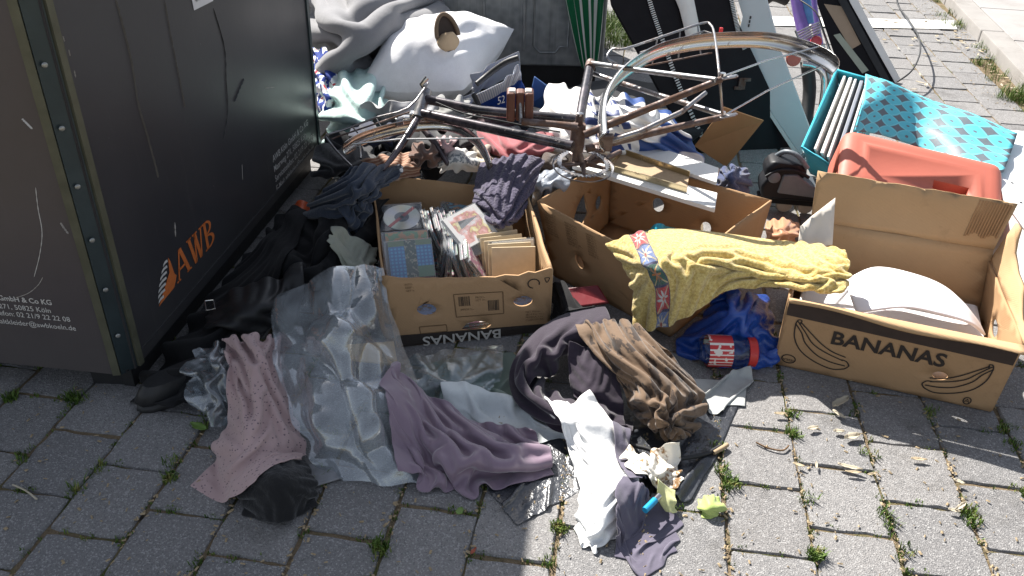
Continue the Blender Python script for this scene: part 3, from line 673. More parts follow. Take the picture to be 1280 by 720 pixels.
def frame_decal(x0, y0, x1, y1, w=.003, mat=None):
    for q in ([(x0, y0), (x1, y0)], [(x1, y0), (x1, y1)], [(x1, y1), (x0, y1)], [(x0, y1), (x0, y0)]): line_decal(c, q, .006, mat or M['ink_brown'], B1, 'print_frame', 2.1)
frame_decal(.40, .36, .70, .70); frame_decal(.16, .16, .33, .26)
for bx0, by0, by1 in ((.425, .52, .66), (.605, .42, .58)):
    x = bx0
    while x < bx0+.07:
        w = rgn.choice((.002, .003, .005)); decal(c, [(x, by0), (x+w, by0), (x+w, by1), (x, by1)], M['ink'], B1, 'barcode_bar'); x += w+rgn.choice((.003, .004))
for k, (x, y, s) in enumerate(((.12, .86, 'INTERNATIONAL FRUIT COMPANY - PRODUCE'), (.12, .815, 'KEEP COOL AND DRY - STACK MAX 8 HIGH, THIS SIDE'), (.12, .77, 'NET WEIGHT 18.14 KG'), (.84, .34, 'NET WEIGHT'), (.84, .295, '18.14 KG / 40 LBS'), (.84, .25, 'PRODUCT OF'), (.84, .205, 'CLASS EXTRA'), (.53, .62, 'PRODUCE'), (.53, .58, 'LOT 0461'), (.43, .45, 'IMPORTED BY'))):
    wtext(c, s, .0085, (x, y), M['ink_brown'], B1)
line_decal(c, [(.89+.035*math.cos(t), .80+.07*math.sin(t)) for t in np.linspace(-.3, 4.6, 10)], .008, M['ink'], B1, 'recycling_mark', 2.1)
line_decal(c, [(.955, .88), (.985, .88), (.97, .81), (.955, .88)], .006, M['ink'], B1, 'recycling_mark', 2.1)
panel((Zs(g2), Zs(g3), h3, h2), [(0, 0), (1, 0), (1, 1.05)]+ragged((1, 1.05), (0, 1.03), 10, .02, rgn)+[(0, 1.03)], [], .006, M['card'], B1, 'back_wall')
panel((Zs(g3), Zs(g0), h0, h3), [(0, 0), (1, 0), (1, .93), (.85, .8), (.6, .88), (.3, .98), (0, 1)], [oval(.6, .5, .08, .08)], .006, M['card'], B1, 'side_wall')
panel((Zs(g1), Zs(g2), h2, h1), [(0, 0), (1, 0), (1, 1.12), (.6, 1.06), (0, 1.0)], [oval(.22, .55, .018, .085)], .007, M['card2'], B1, 'side_wall')
panel((Zs(g0), Zs(g1), Zs(g2), Zs(g3)), SQ, [], .005, M['card'], B1, 'bottom')
# ---------------- empty box in the middle
T_L, T_B, T_R, T_F = W(672, 251, .24), W(765, 196, .24), W(964, 250, .24), W(843, 340, .24)
G_F, G_L, G_R = W(838, 421), W(692, 345), np.array([.79, 2.29, 0]); G_B = np.array([.345, 2.6, 0])
B2 = thing('banana_box', 'empty brown carton with oval finger holes, under the yellow towel', 'cardboard box', (G_F+G_L+G_R+G_B)/4)
pw = M['card']
panel((Zs(G_L), Zs(G_F), T_F, T_L), SQ, [oval(.285, .42, .034, .1)], .006, pw, B2, 'front_wall')
c = (Zs(G_L), Zs(G_F), T_F, T_L)
for k in range(9):
    for j in range(3): wtext(c, rgn.choice(('PRODUCE OF ECUADOR', 'EXTRA CLASS', 'KEEP AT 13 C', 'HANDLE WITH CARE', 'CONTENTS 18 KG')), .0085, (.05+.17*j, .9-.035*k), M['ink_brown'], B2, sx=.9, lift=.0075)
panel((Zs(G_F), Zs(G_R), T_R, T_F), SQ, [oval(.42, .42, .04, .1)], .006, M['card'], B2, 'side_wall')
panel((Zs(G_R), Zs(G_B), T_B, T_R), SQ, [oval(.33, .38, .035, .09), oval(.66, .5, .04, .1)], .006, M['card'], B2, 'back_wall')
panel((Zs(G_B), Zs(G_L), T_L, T_B), SQ, [oval(.2, .45, .05, .1), [(.38, .42), (.43, .75), (.54, .62), (.62, .4), (.55, .3), (.45, .32)]], .006, M['card'], B2, 'side_wall')
panel((Zs(G_L), Zs(G_F), Zs(G_R), Zs(G_B)), SQ, [], .005, M['card'], B2, 'bottom')
# ================================================================ CD cases
def m_case(name, col, alpha=.35):
    g = G(name); return g.fin(col, .12, 0, None, .5, Alpha=alpha, Coat_Weight=.3)
def m_cover(k):
    g = G('cd_cover_print'); r = random.Random(100+k); v = g.map(g.co(), (1, 1, 1), (k*1.7, k*.9, 0))
    A = [(.5, .06, .05), (.05, .16, .42), (.62, .6, .52), (.03, .03, .035), (.55, .42, .1), (.12, .3, .14), (.6, .58, .6), (.38, .1, .2), (.1, .32, .45), (.5, .25, .1)]
    c1, c2, c3 = r.choice(A), r.choice(A), r.choice(A)
    f = g.noise(r.uniform(18, 60), 3, .5, v); c = g.ramp(f, [(0, c1), (.46, c2), (.54, c3)], 'CONSTANT' if r.random() < .5 else 'LINEAR')
    b = g.sep(v)[1]; c = g.mix(g.math('GREATER_THAN', g.math('SINE', g.math('MULTIPLY', b, 160)), .75), c, c3)
    return g.fin(c, .35, 0, None, .5)
M['case_clear'] = m_case('clear_case_plastic', (.75, .78, .8), .22); M['case_dark'] = m_case('smoked_case_tray', (.03, .032, .036), .9)
COV = [m_cover(k) for k in range(12)]
def m_blue_cover():
    g = G('blue_cover'); v = g.co(); s = g.sep(v); d = g.vor(90, v, rnd=.1)
    c = g.mix(g.step(d, .25, .4), (.05, .3, .55), (.02, .13, .33))
    c = g.mix(g.math('GREATER_THAN', s[1], .042), c, (.1, .16, .06)); c = g.mix(g.math('LESS_THAN', g.math('ABSOLUTE', s[0]), .017), c, g.ramp(g.noise(70, 2), [(.4, (.02, .05, .03)), (.55, (.3, .28, .2)), (.62, (.05, .1, .06))], 'CONSTANT'))
    c = g.mix(g.math('MULTIPLY', g.math('LESS_THAN', s[1], -.025), g.math('GREATER_THAN', s[0], .017)), c, (.05, .16, .07)); return g.fin(c, .3)
def m_photo_cover():
    g = G('photo_cover'); v = g.co(); c = g.ramp(g.noise(28, 3, .5, v), [(.38, (.75, .72, .7)), (.47, (.7, .3, .25)), (.55, (.42, .14, .08)), (.62, (.72, .62, .2)), (.72, (.8, .78, .72))]); s = g.sep(v)
    edge = g.math('MAXIMUM', g.math('GREATER_THAN', g.math('ABSOLUTE', s[0]), .05), g.math('GREATER_THAN', g.math('ABSOLUTE', s[1]), .05)); c = g.mix(edge, c, (.75, .72, .68)); return g.fin(c, .3)
def m_disc():
    g = G('cd_disc'); s = g.sep(g.co()); a = g.math('ARCTAN2', s[1], s[0]); r = g.math('SQRT', g.math('ADD', g.math('MULTIPLY', s[0], s[0]), g.math('MULTIPLY', s[1], s[1])))
    c = g.ramp(g.math('FRACT', g.math('MULTIPLY', a, .32)), [(0, (.62, .64, .6)), (.3, (.5, .62, .56)), (.5, (.68, .64, .5)), (.75, (.55, .58, .66)), (1, (.62, .64, .6))])
    c = g.mix(g.math('LESS_THAN', r, .0235), c, (.1, .12, .16)); c = g.mix(g.math('LESS_THAN', g.math('ABSOLUTE', g.math('ADD', g.math('MULTIPLY', s[0], .7), g.math('MULTIPLY', s[1], -.7))), 0.006), c, (.35, .05, .06))
    return g.fin(c, .22, .35)
M['disc'] = m_disc(); M['cream'] = simple('cream_card_sleeve', (.55, .45, .3), .7, .15, 40, bump=.1); M['paper'] = simple('white_paper', (.7, .69, .66), .7, .08, 20, bump=.15)
def case_mesh(name, w, h, t, mat):
    mb = MB().box((0, 0, 0), (w, h, t)); me = bpy.data.meshes.new(name); me.from_pydata(mb.v, [], mb.f); me.materials.append(mat); return me
ME_case = case_mesh('jewel_case', .142, .125, .0095, M['case_clear']); ME_tray = case_mesh('tray', .134, .12, .0035, M['case_dark'])
ME_cov = {}
def cov_mesh(mat):
    if mat.name not in ME_cov: ME_cov[mat.name] = case_mesh('cover', .128, .119, .0014, mat)
    return ME_cov[mat.name]
_dm = MB().lathe([(.0075, 0), (.0585, 0), (.06, .0006), (.0585, .0012), (.0075, .0012)], (0, 0, 0), (0, 0, 1), 40, cap=False)
ME_disc = bpy.data.meshes.new('disc'); ME_disc.from_pydata(_dm.v, [], _dm.f); ME_disc.materials.append(M['disc'])
def frame_from(u, v):
    u = unit(u); n = unit(np.cross(u, v)); v = np.cross(n, u); return u, v, n
def cd(cen, u, v, cover, label, group='CD cases in the carton', disc=False, sleeve=False):
    u, v, n = frame_from(u, v); mt = Matrix(((u[0], v[0], n[0], cen[0]), (u[1], v[1], n[1], cen[1]), (u[2], v[2], n[2], cen[2]), (0, 0, 0, 1)))
    o = bpy.data.objects.new('cd_case', ME_case if not sleeve else ME_sleeve); COL.objects.link(o); o.matrix_basis = mt; tag(o, label, 'CD case', group)
    if sleeve: return o
    t = bpy.data.objects.new('tray', ME_tray); COL.objects.link(t); t.parent = o; t.location = (.002, 0, -.0012)
    if disc: d = bpy.data.objects.new('disc', ME_disc); COL.objects.link(d); d.parent = o; d.location = (.003, 0, .001)
    else: k = bpy.data.objects.new('cover', cov_mesh(cover)); COL.objects.link(k); k.parent = o; k.location = (.005, 0, .0028)
    return o
ME_sleeve = case_mesh('card_sleeve', .13, .125, .005, M['cream'])
rc = random.Random(21)
E1 = unit(g1-g0); D1 = np.array([-E1[1], E1[0], 0]); ZZ = np.array([0, 0, 1.0])
# hidden lower layer: stacks that carry what shows on top
fl = g0+E1*.02
for i in range(3):
    for j in range(3):
        p = g0+E1*(.085+.145*i-.03*(j))+D1*(.09+.16*j)
        for k in range(4 if j else 3): cd(p+ZZ*(.013+.0102*k), E1+D1*rc.uniform(-.08, .08), D1, rc.choice(COV), 'CD case lying at the bottom of the carton')
# flat stack at the left with a disc on top
p0 = W(499, 272, .17)
tl_u = unit(E1*1+ZZ*.02); tl_v = unit(D1*.9+ZZ*.22)
for k in range(10):
    cen = p0+np.cross(tl_u, tl_v)*(-.0105*(9-k))+E1*rc.uniform(-.006, .006)
    cd(cen, tl_u+tl_v*rc.uniform(-.06, .06), tl_v, rc.choice(COV), 'clear CD case with a bare disc, top of the left stack' if k == 9 else ('second clear CD case with a bare disc in the left stack' if k == 7 else 'CD case in the flat stack at the left of the carton'), disc=(k in (9, 7)))
# blue cover leaning at the front
M['blue_cover'] = m_blue_cover(); M['photo_cover'] = m_photo_cover()
cd(W(512, 324, .165), E1+ZZ*.0, D1*.75+ZZ*.55, M['blue_cover'], 'CD case with blue patterned cover leaning at the carton front', None)
cd(W(508, 312, .165), E1, D1*.75+ZZ*.5, COV[5], 'green edged CD case behind the blue patterned one', None)
# rows of upright cases (spines up)
lab = 'CD case standing upright in the rows of the carton'
for k in range(11):
    x = 537+k*4.2; th = .25+.03*k+rc.uniform(-.25, .25); cen = W(x+rc.uniform(-1.5, 1.5), 292+k*.6+rc.uniform(-4, 4), .135+rc.uniform(-.012, .014)); cd(cen, D1, ZZ*math.cos(.1+th*.3)+E1*-math.sin(.35), rc.choice(COV), lab)
for k in range(10):
    x = 552+k*5.2; cen = W(x, 325+.5*k+rc.uniform(-4, 3), .125+rc.uniform(-.012, .014)); th = .1-.07*k+rc.uniform(-.1, .1); cd(cen, D1*1+E1*.1, ZZ*math.cos(th)+E1*math.sin(th)*1.2, COV[k % 3 if k > 3 else rc.randrange(12)], lab)
for k in range(7):
    cen = W(548+k*6, 250+1.5*k, .13+.004*k); cd(cen, E1+D1*rc.uniform(-.3, .3), D1*.95+ZZ*rc.uniform(.15, .3), COV[rc.choice((1, 6, 8, 2))], 'CD case lying tilted at the back of the carton')
cd(W(586, 284, .205), E1*.75+D1*.45+ZZ*.1, D1*.75-E1*.35+ZZ*.5, M['photo_cover'], 'CD case with a pink and yellow photo cover lying on the rows', None)
cd(W(603, 292, .185), E1*.8+D1*.35, D1*.7-E1*.3+ZZ*.55, M['black_rubber'], 'black CD case under the pink and yellow one', None)
for k in range(6):
    cen = W(622+k*3.6, 318+k*2.2, .135-.0*k); cd(cen-D1*.012*(k-3), E1*1+D1*.06*(3-k), ZZ*.9+D1*(.42-.03*k), None, 'cream card sleeve filed at the right of the carton', 'card sleeves in the carton', sleeve=True)
o = cd(W(640, 325, .135), E1, ZZ*.9+D1*.35, M['paper'], 'CD case with a plain white insert at the front of the sleeves', None)
stamp_box([g0, g1, g2, g3], .19)
stamp_box([G_L, G_F, G_R, G_B], .02)
# ================================================================ the bicycle lying on the heap
def m_chrome(name, col, rough, rust):
    g = G(name); n = g.noise(18, 6, .75); r = g.step(n, .62-.2*rust, .72-.1*rust)
    c = g.mix(g.math('MULTIPLY', r, .85), col, g.mix(g.noise(90, 3), (.045, .02, .012), (.15, .07, .035)))
    g.set(g.b.inputs['Metallic'], g.math('SUBTRACT', 1, g.math('MULTIPLY', r, .9)))
    mt = g.fin(c, g.math('ADD', rough, g.math('MULTIPLY', r, .5)), 0, g.bump(g.noise(140, 4, .7), .15*rust+.03, .001), .5)
    g.set(g.b.inputs['Metallic'], g.math('SUBTRACT', 1, g.math('MULTIPLY', r, .9))); return mt
M['chrome'] = m_chrome('fender_chrome', (.5, .49, .48), .2, .12); M['steel'] = m_chrome('old_steel', (.3, .3, .31), .34, .7); M['rusty'] = m_chrome('rusty_steel', (.16, .13, .125), .45, 1.1)
def m_frame():
    g = G('frame_paint'); n = g.noise(10, 6, .7); c = g.mix(g.step(n, .45, .6), (.02, .018, .022), (.1, .08, .09)); ch = g.step(g.noise(45, 5, .75), .62, .67)
    c = g.mix(ch, c, (.3, .26, .24)); return g.fin(c, .27, .35, g.bump(g.noise(120, 3), .1, .001), .6, Coat_Weight=.4)
M['frame'] = m_frame(); M['pedal'] = simple('pedal_rubber', (.11, .04, .025), .6, .35, 40, bump=.4); M['reflector'] = simple('pedal_reflector', (.75, .68, .62), .3, .1, 40)
BBp = W(722, 172, .42); BK = thing('bicycle', 'wheelless old bicycle frame with chrome mudguards lying on its side across the heap', 'bicycle', [BBp[0], BBp[1], .25])
def tb(name, pts, r, mat, sub=0, seg=12): return obj(name, MB().tube([W(*p) for p in pts], r, seg, sub=sub), mat, BK, smooth=50)
HT0, HT1 = W(533, 114, .47), W(521, 150, .40)
tb('head_tube', [(533, 113, .475), (522, 147, .41)], .019, M['steel'])
tb('top_tube', [(532, 124, .455), (600, 138, .45), (727, 150, .46)], .0155, M['frame'])
tb('down_tube', [(527, 142, .42), (620, 162, .42), (716, 183, .42)], .0168, M['frame'])
tb('seat_tube', [(722, 170, .42), (728, 130, .455), (738, 79, .50)], .0168, M['frame'])
obj('seat_lug', MB().lathe([(.018, -.02), (.019, 0), (.018, .02)], W(738, 82, .50), unit(W(738, 79, .50)-W(722, 170, .42)), 14), M['rusty'], BK, smooth=40)
obj('bottom_bracket', MB().lathe([(.012, -.085), (.012, -.045), (.022, -.045), (.0235, -.02), (.0235, .02), (.022, .045), (.012, .045), (.012, .075)], BBp, (0.03, -.05, 1), 18), M['rusty'], BK, smooth=40)
obj('bolt', MB().lathe([(.011, .07), (.011, .082), (.006, .084)], BBp, (0.03, -.05, 1), 12), M['chrome'], BK, smooth=40)
tb('chainstay', [(731, 168, .45), (800, 140, .53), (902, 99, .63)], [.0125, .0115, .0095], M['rusty']); tb('chainstay', [(733, 186, .40), (820, 165, .44), (904, 146, .49)], [.0125, .0115, .0095], M['rusty'])
tb('seatstay', [(740, 79, .51), (800, 88, .56), (895, 100, .63)], .0088, M['steel']); tb('seatstay', [(741, 92, .47), (820, 118, .48), (902, 143, .49)], .0088, M['steel'])
tb('kickstand', [(764, 176, .43), (800, 165, .46), (852, 140, .5), (882, 116, .53)], [.009, .009, .008, .007], M['steel'])
obj('kickstand_bracket', MB().box(W(757, 178, .43), (.04, .03, .05)).box(W(757, 170, .46), (.05, .022, .012)).box(W(750, 186, .41), (.03, .04, .012)), M['rusty'], BK, bevel=.004)
for (px, py, z) in ((908, 97, .63), (908, 145, .49)):
    p = W(px, py, z); obj('dropout', MB().box(p, (.06, .02, .006), Matrix.Rotation(.5, 3, 'Z')).box(p+np.array([.02, .01, 0]), (.04, .012, .007), Matrix.Rotation(.6, 3, 'Z')), M['steel'], BK, bevel=.002)
    obj('axle_nut', MB().lathe([(.009, -.008), (.009, .008)], p+np.array([-.012, 0, .006]), (0, 0, 1), 6), M['chrome'], BK)
tb('fender_stay', [(905, 95, .635), (960, 75, .62), (1030, 57, .63)], .0032, M['chrome'], seg=8); tb('fender_stay', [(906, 144, .49), (960, 113, .52), (1030, 81, .57)], .0032, M['chrome'], seg=8)
def fender(path, name, up, hub, wdt=.066, bulge=.02, mat=None, seg=7):
    P = smooth_path([W(*p) for p in path], 8); hub = np.array(hub); X = []
    for i, p in enumerate(P):
        t = unit(P[min(i+1, len(P)-1)]-P[max(i-1, 0)]); u = unit(np.array(up)-t*(np.array(up)@t)); o = np.cross(t, u)
        if o@(p-hub) < 0: o = -o
        X.append([p+u*(wdt/2*q)+o*bulge*(1-q*q) for q in np.linspace(-1, 1, seg)])
    return obj(name, MB().grid(np.array(X)), mat or M['chrome'], BK, smooth=180, solid=.0015)
hub = (W(905, 97, .63)+W(905, 145, .49))/2
fender([(757, 178, .46), (756, 145, .48), (763, 116, .51), (785, 88, .545), (822, 65, .58), (866, 54, .60), (915, 50, .61), (960, 51, .61), (1000, 60, .605), (1028, 72, .60), (1042, 82, .595)], 'rear_fender', (0.05, -.35, 1), hub)
tb('rack', [(771, 80, .54), (759, 72, .56), (766, 61, .58), (781, 61, .585), (830, 45, .62), (878, 29, .65), (888, 31, .65), (893, 43, .65), (899, 91, .64), (903, 143, .50)], .0042, M['steel'], sub=3, seg=8)
tb('rack_rail', [(800, 66, .56), (840, 52, .59), (880, 39, .61), (890, 42, .63)], .0035, M['steel'], seg=8); tb('rack_rail', [(800, 84, .50), (850, 74, .53), (890, 66, .55)], .003, M['rusty'], seg=6)
for q in ((822, 47, 815, 80), (850, 38, 848, 72), (872, 31, 876, 68)): tb('rack_rail', [(q[0], q[1], .62), (q[2], q[3], .53)], .003, M['steel'], seg=6)
obj('rear_reflector', MB().box(W(901, 40, .62), (.012, .01, .03)), simple('red_plastic', (.5, .02, .02), .25, .1), BK, bevel=.002)
# crank, pedal, chainring
tb('crank_arm', [(722, 159, .49), (690, 155, .495), (652, 152, .50)], [.013, .010, .011], M['rusty'])
pp = W(650, 134, .505); pz = np.array([-.1, .1, 1]); 
obj('pedal_axle', MB().tube([W(651, 153, .495), W(650, 118, .57)], .006, 8), M['steel'], BK, smooth=50)
pr = Matrix.Rotation(.1, 3, 'Z'); pc = W(650, 131, .535); pd = MB()
for dx in (-.0275, 0, .0275): pd.box(pc+np.array([dx, 0, 0]), (.026, .06 if dx else .045, .09))
ped = obj('pedal', pd, M['pedal'], BK, bevel=.007, seg=3)
for dx in (-.024, .024): obj('pedal_reflector', MB().box(pc+np.array([dx, -.004, .044]), (.02, .028, .012)), M['reflector'], ped, bevel=.003)
cc_ = W(729, 204, .335); nn_ = unit([.05, -.12, 1]); R0 = .083; cr = MB(); prof = []
u0 = unit(np.cross(nn_, [0, 1, 0])); v0 = np.cross(nn_, u0); N = 44
ring_o = []; ring_i = []
for k_ in range(N*2):
    t = math.pi*k_/N; r = R0+(.004 if k_ % 2 else -.003); ring_o.append(cc_+r*(u0*math.cos(t)+v0*math.sin(t))); ring_i.append(cc_+(R0-.014)*(u0*math.cos(t)+v0*math.sin(t)))
h_ = nn_*.0015; n2 = N*2
cr.add([p+h_ for p in ring_o]+[p+h_ for p in ring_i]+[p-h_ for p in ring_o]+[p-h_ for p in ring_i], [q for i in range(n2) for q in ((i, (i+1) % n2, (i+1) % n2+n2, i+n2), (i+2*n2, i+3*n2, (i+1) % n2+3*n2, (i+1) % n2+2*n2), (i, i+2*n2, (i+1) % n2+2*n2, (i+1) % n2), (i+n2, (i+1) % n2+n2, (i+1) % n2+3*n2, i+3*n2))])
chr_ = obj('chainring', cr, M['steel'], BK)
for k_ in range(5):
    t = k_*1.2566+.3; d = u0*math.cos(t)+v0*math.sin(t); obj('chainring_arm', MB().tube([cc_+d*.012, cc_+d*.072], [.008, .006], 8), M['rusty'], chr_)
obj('chain_guard', MB().lathe([(.092, 0), (.099, .001), (.1, .006), (.099, .007)], cc_-nn_*.012, nn_, 40, cap=False), M['steel'], BK, smooth=40)
obj('axle', MB().tube([BBp-np.array([0, 0, .03]), cc_-nn_*.01], .011, 10), M['rusty'], BK, smooth=40)
tb('crank_arm', [(729, 206, .325), (760, 197, .315), (775, 190, .31)], [.012, .009, .009], M['rusty'])
# fork, front mudguard, front carrier
tb('fork_blade', [(523, 146, .41), (512, 165, .39), (492, 195, .35), (478, 212, .33)], [.013, .013, .010, .007], M['frame'], sub=3); tb('fork_blade', [(520, 150, .37), (545, 180, .33), (560, 205, .29)], [.012, .011, .009], M['frame'])
tb('handlebar_stem', [(533, 114, .475), (527, 105, .50), (534, 97, .52)], .0085, M['chrome'])
tb('fender_stay', [(440, 180, .37), (500, 174, .38), (605, 173, .40)], .003, M['chrome'], seg=8); tb('fender_stay', [(450, 168, .37), (451, 198, .33)], .004, M['chrome'], seg=8)
fender([(432, 186, .37), (452, 174, .375), (490, 162, .38), (530, 156, .385), (565, 158, .385), (590, 172, .37), (604, 190, .35), (611, 208, .32)], 'front_fender', (0, -.3, 1), W(520, 215, .34), .05, .014)
tb('front_carrier', [(535, 104, .50), (510, 135, .46), (470, 147, .42), (430, 162, .38), (410, 168, .37), (408, 172, .36), (422, 190, .33), (440, 208, .31)], .0035, M['steel'], sub=3, seg=8)
tb('front_carrier', [(512, 140, .43), (460, 158, .39), (424, 170, .36), (415, 174, .355)], .003, M['rusty'], sub=2, seg=8)
for q in ((470, 147, 476, 158), (440, 158, 447, 166)): tb('carrier_rail', [(q[0], q[1], .42), (q[2], q[3], .39)], .0025, M['steel'], seg=6)
obj('brake_caliper', MB().box(W(508, 148, .40), (.035, .02, .02)).box(W(499, 152, .40), (.03, .015, .03), Matrix.Rotation(.6, 3, 'Z')).box(W(515, 143, .42), (.015, .03, .02)), M['chrome'], BK, bevel=.004)
obj('cable', MB().tube([W(545, 128, .47), W(580, 142, .47), W(620, 150, .46), W(660, 158, .45), W(700, 165, .45)], .0025, 6, sub=4), M['black_rubber'], BK, smooth=60)

# ================================================================ back row
def m_galv():
    g = G('galvanised_sheet'); v = g.co(); c = g.mix(g.vor(26, v, out=0), (.20, .215, .22), (.34, .355, .355)); st = g.noise(1, 6, .7, g.map(v, (30, 30, 1.2)))
    c = g.mix(g.math('MULTIPLY', g.step(st, .5, .75), .6), c, (.1, .11, .11)); return g.fin(c, .5, .55, g.bump(g.noise(40, 4), .1, .003), .5)
M['galv'] = m_galv()
Yc = 3.95; cxl, cxr = -1.25, WD(757, 40, Yc)[0]; zc = WD(650, 82, Yc)[2]; print('container z', zc, cxr)
GC = thing('waste_container', 'grey galvanised steel waste container behind the heap', 'waste container', ((cxl+cxr)/2, Yc+.5, 0))
obj('body', MB().box(((cxl+cxr)/2, Yc+.5, (zc+.74)/2), (cxr-cxl, 1.0, .74-zc)), M['galv'], GC, bevel=.01)
obj('base', MB().box(((cxl+cxr)/2, Yc+.5, zc/2), (cxr-cxl-.06, .92, zc-.002)), M['black_rubber'], GC)
obj('lid', MB().box(((cxl+cxr)/2, Yc+.5, .77), (cxr-cxl+.04, 1.04, .056)), M['galv'], GC, bevel=.015)
for px in (605, 655): x = WD(px, 40, Yc)[0]; obj('rib', MB().box((x, Yc-.006, .47), (.014, .012, .5)), M['galv'], GC, bevel=.004)
x0, x1 = WD(668, 20, Yc)[0], WD(712, 20, Yc)[0]; z0 = WD(690, 66, Yc)[2]
obj('pressed_frame', MB().tube([(x0, Yc, .72), (x0, Yc, z0+.03), (x0+.03, Yc, z0), (x1-.06, Yc, z0), (x1-.04, Yc, z0+.03), (x1, Yc, z0+.03), (x1, Yc, .72)], .006, 8), M['galv'], GC, smooth=60)
# folded parasol with green and white stripes in front of it
def m_par():
    g = G('parasol_stripe'); u = g.sep(g.co('UV'))[1]; s = g.math('SINE', g.math('MULTIPLY', u, 6.2832*13))
    c = g.mix(g.step(s, .62, .72), (.012, .13, .055), (.72, .74, .7)); return g.fin(c, .8, 0, g.bump(g.noise(50, 4), .2, .004), .2)
pb, pt = WD(736, 84, 3.86), WD(727, -45, 3.84); X = []
for i in range(14):
    s = i/13; c_ = pb*(1-s)+pt*s; r = .035+.062*s**.8; row = []
    for k_ in range(57):
        t = 2*math.pi*k_/56; q = r*(1+.16*math.sin(9*t+s*1.5)); row.append(c_+np.array([q*math.cos(t), .6*q*math.sin(t), .01*math.sin(9*t)*(1-s)]))
    X.append(row)
PS = thing('parasol', 'folded green parasol with thin white stripes leaning on the grey container', 'parasol', [pb[0], pb[1], 0])
obj('canopy', MB().grid(np.array(X)), m_par(), PS, smooth=180, uv=uvgrid(14, 57)); obj('pole', MB().tube([[pb[0]+.005, pb[1], .0], pt+np.array([0, 0, .12])], .012, 10), M['steel'], PS, smooth=60)
# big black boards with toothed edging
M['black_board'] = simple('black_leatherette', (.007, .006, .008), .65, .3, 8, bump=.25, bs=120, spec=.2)
def slab(pts, th, name, mat, parent=None, bevel=.004):
    P = [np.array(p) for p in pts]; n = unit(np.cross(P[1]-P[0], P[3]-P[0])); return obj(name, MB().prism(P, n*th), mat, parent, bevel=bevel)
BB_ = thing('folding_board', 'large black folding board with white toothed seams leaning behind the bicycle', 'board', W(900, 175))
def BQ(px, py): # plane of the board: bottom on the ground at y=3.25, leaning back
    d = (px-640)*CR-(py-360)*CU+FPX*F_; n = unit([.18, -1, .42]); p0 = np.array([.9, 3.28, 0]); return CC+d*(((p0-CC)@n)/(d@n))
nb = unit([.18, -1, .42])
obj('panel', MB().prism([BQ(765, 6), BQ(752, -70), BQ(800, -70), BQ(812, 0), BQ(836, 75), BQ(872, 160), BQ(880, 195), BQ(852, 165)], -nb*.02), M['black_board'], BB_, bevel=.004)
obj('panel', MB().prism([BQ(814, 2), BQ(804, -70), BQ(905, -70), BQ(922, 25), BQ(1002, 195), BQ(1000, 240), BQ(882, 212), BQ(872, 160), BQ(838, 75)], -nb*.02), M['black_board'], BB_, bevel=.004)
M['tooth'] = simple('white_plastic_teeth', (.6, .6, .58), .5, .15, 40)
for pth in ([(798, -60), (811, 0), (828, 52), (850, 112), (880, 178)], [(903, -50), (914, 2), (922, 40), (930, 62)]):
    P = smooth_path([BQ(*p) for p in pth], 20); mb = MB()
    for i in range(len(P)-1):
        d = unit(P[i+1]-P[i]); s_ = np.cross(d, nb); mb.prism([P[i]+nb*.004-s_*.009, P[i]+nb*.004+s_*.009, P[i]+(P[i+1]-P[i])*.5+nb*.004+s_*.009, P[i]+(P[i+1]-P[i])*.5+nb*.004-s_*.009], nb*.005)
    obj('toothed_seam', mb, M['tooth'], BB_)
    obj('seam_tape', MB().tube([p+nb*.002 for p in P], .005, 6), M['black_board'], BB_)
mb = MB().grid(np.array([[BQ(*p)+nb*.012 for p in r] for r in [[(840, -40), (852, -40), (868, -40)], [(843, 0), (856, 0), (866, 0)], [(848, 12), (860, 14), (868, 10)], [(853, 32), (862, 34), (872, 30)], [(857, 52), (866, 54), (876, 48)]]]))
o = obj('paper_strip', mb, M['paper'], smooth=90, solid=.002); tag(o, 'torn strip of pale paper hanging on the black board', 'paper')
# white metal door leaning
def m_white_door():
    g = G('white_enamel'); c = g.mix(g.noise(6, 5, .6), (.5, .55, .56), (.66, .69, .69)); s = g.step(g.noise(1, 5, .75, g.map(g.co(), (9, 9, 60), rot=(.4, .2, .6))), .66, .71); c = g.mix(g.math('MULTIPLY', s, .6), c, (.8, .8, .8))
    return g.fin(c, .35, 0, None, .5)
M['white_door'] = m_white_door()
def DQ(px, py):
    d = (px-640)*CR-(py-360)*CU+FPX*F_; n = unit([-.55, -1, .35]); p0 = W(1000, 194, 0.0); return CC+d*(((p0-CC)@n)/(d@n))
ndq = unit([-.55, -1, .35])
WDr = thing('cabinet_door', 'narrow white metal cabinet door leaning beside the black board', 'cabinet door', W(1003, 192))
obj('door_leaf', MB().prism([DQ(1001, 195), DQ(1014, 165), DQ(975, 60), DQ(945, -50), DQ(905, -60), DQ(928, 20), DQ(916, 70)], -ndq*.02), M['white_door'], WDr, bevel=.003)
obj('door_edge', MB().prism([DQ(1001, 195), DQ(916, 70), DQ(917.5, 77), DQ(994, 194)], -ndq*.02), M['paper'], WDr)
hp = BQ(926, 105)+nb*.012; obj('hinge', MB().box(hp, (.03, .008, .05)).box(hp+np.array([.018, -.005, .02]), (.03, .01, .014)).box(hp+np.array([-.016, -.005, -.018]), (.03, .01, .014)), M['rusty'], WDr, bevel=.002)
for k_ in range(3): obj('slot', MB().box(DQ(938-k_*1.0, 22+k_*5)+ndq*.001, (.006, .004, .012)), M['black_rubber'], WDr)
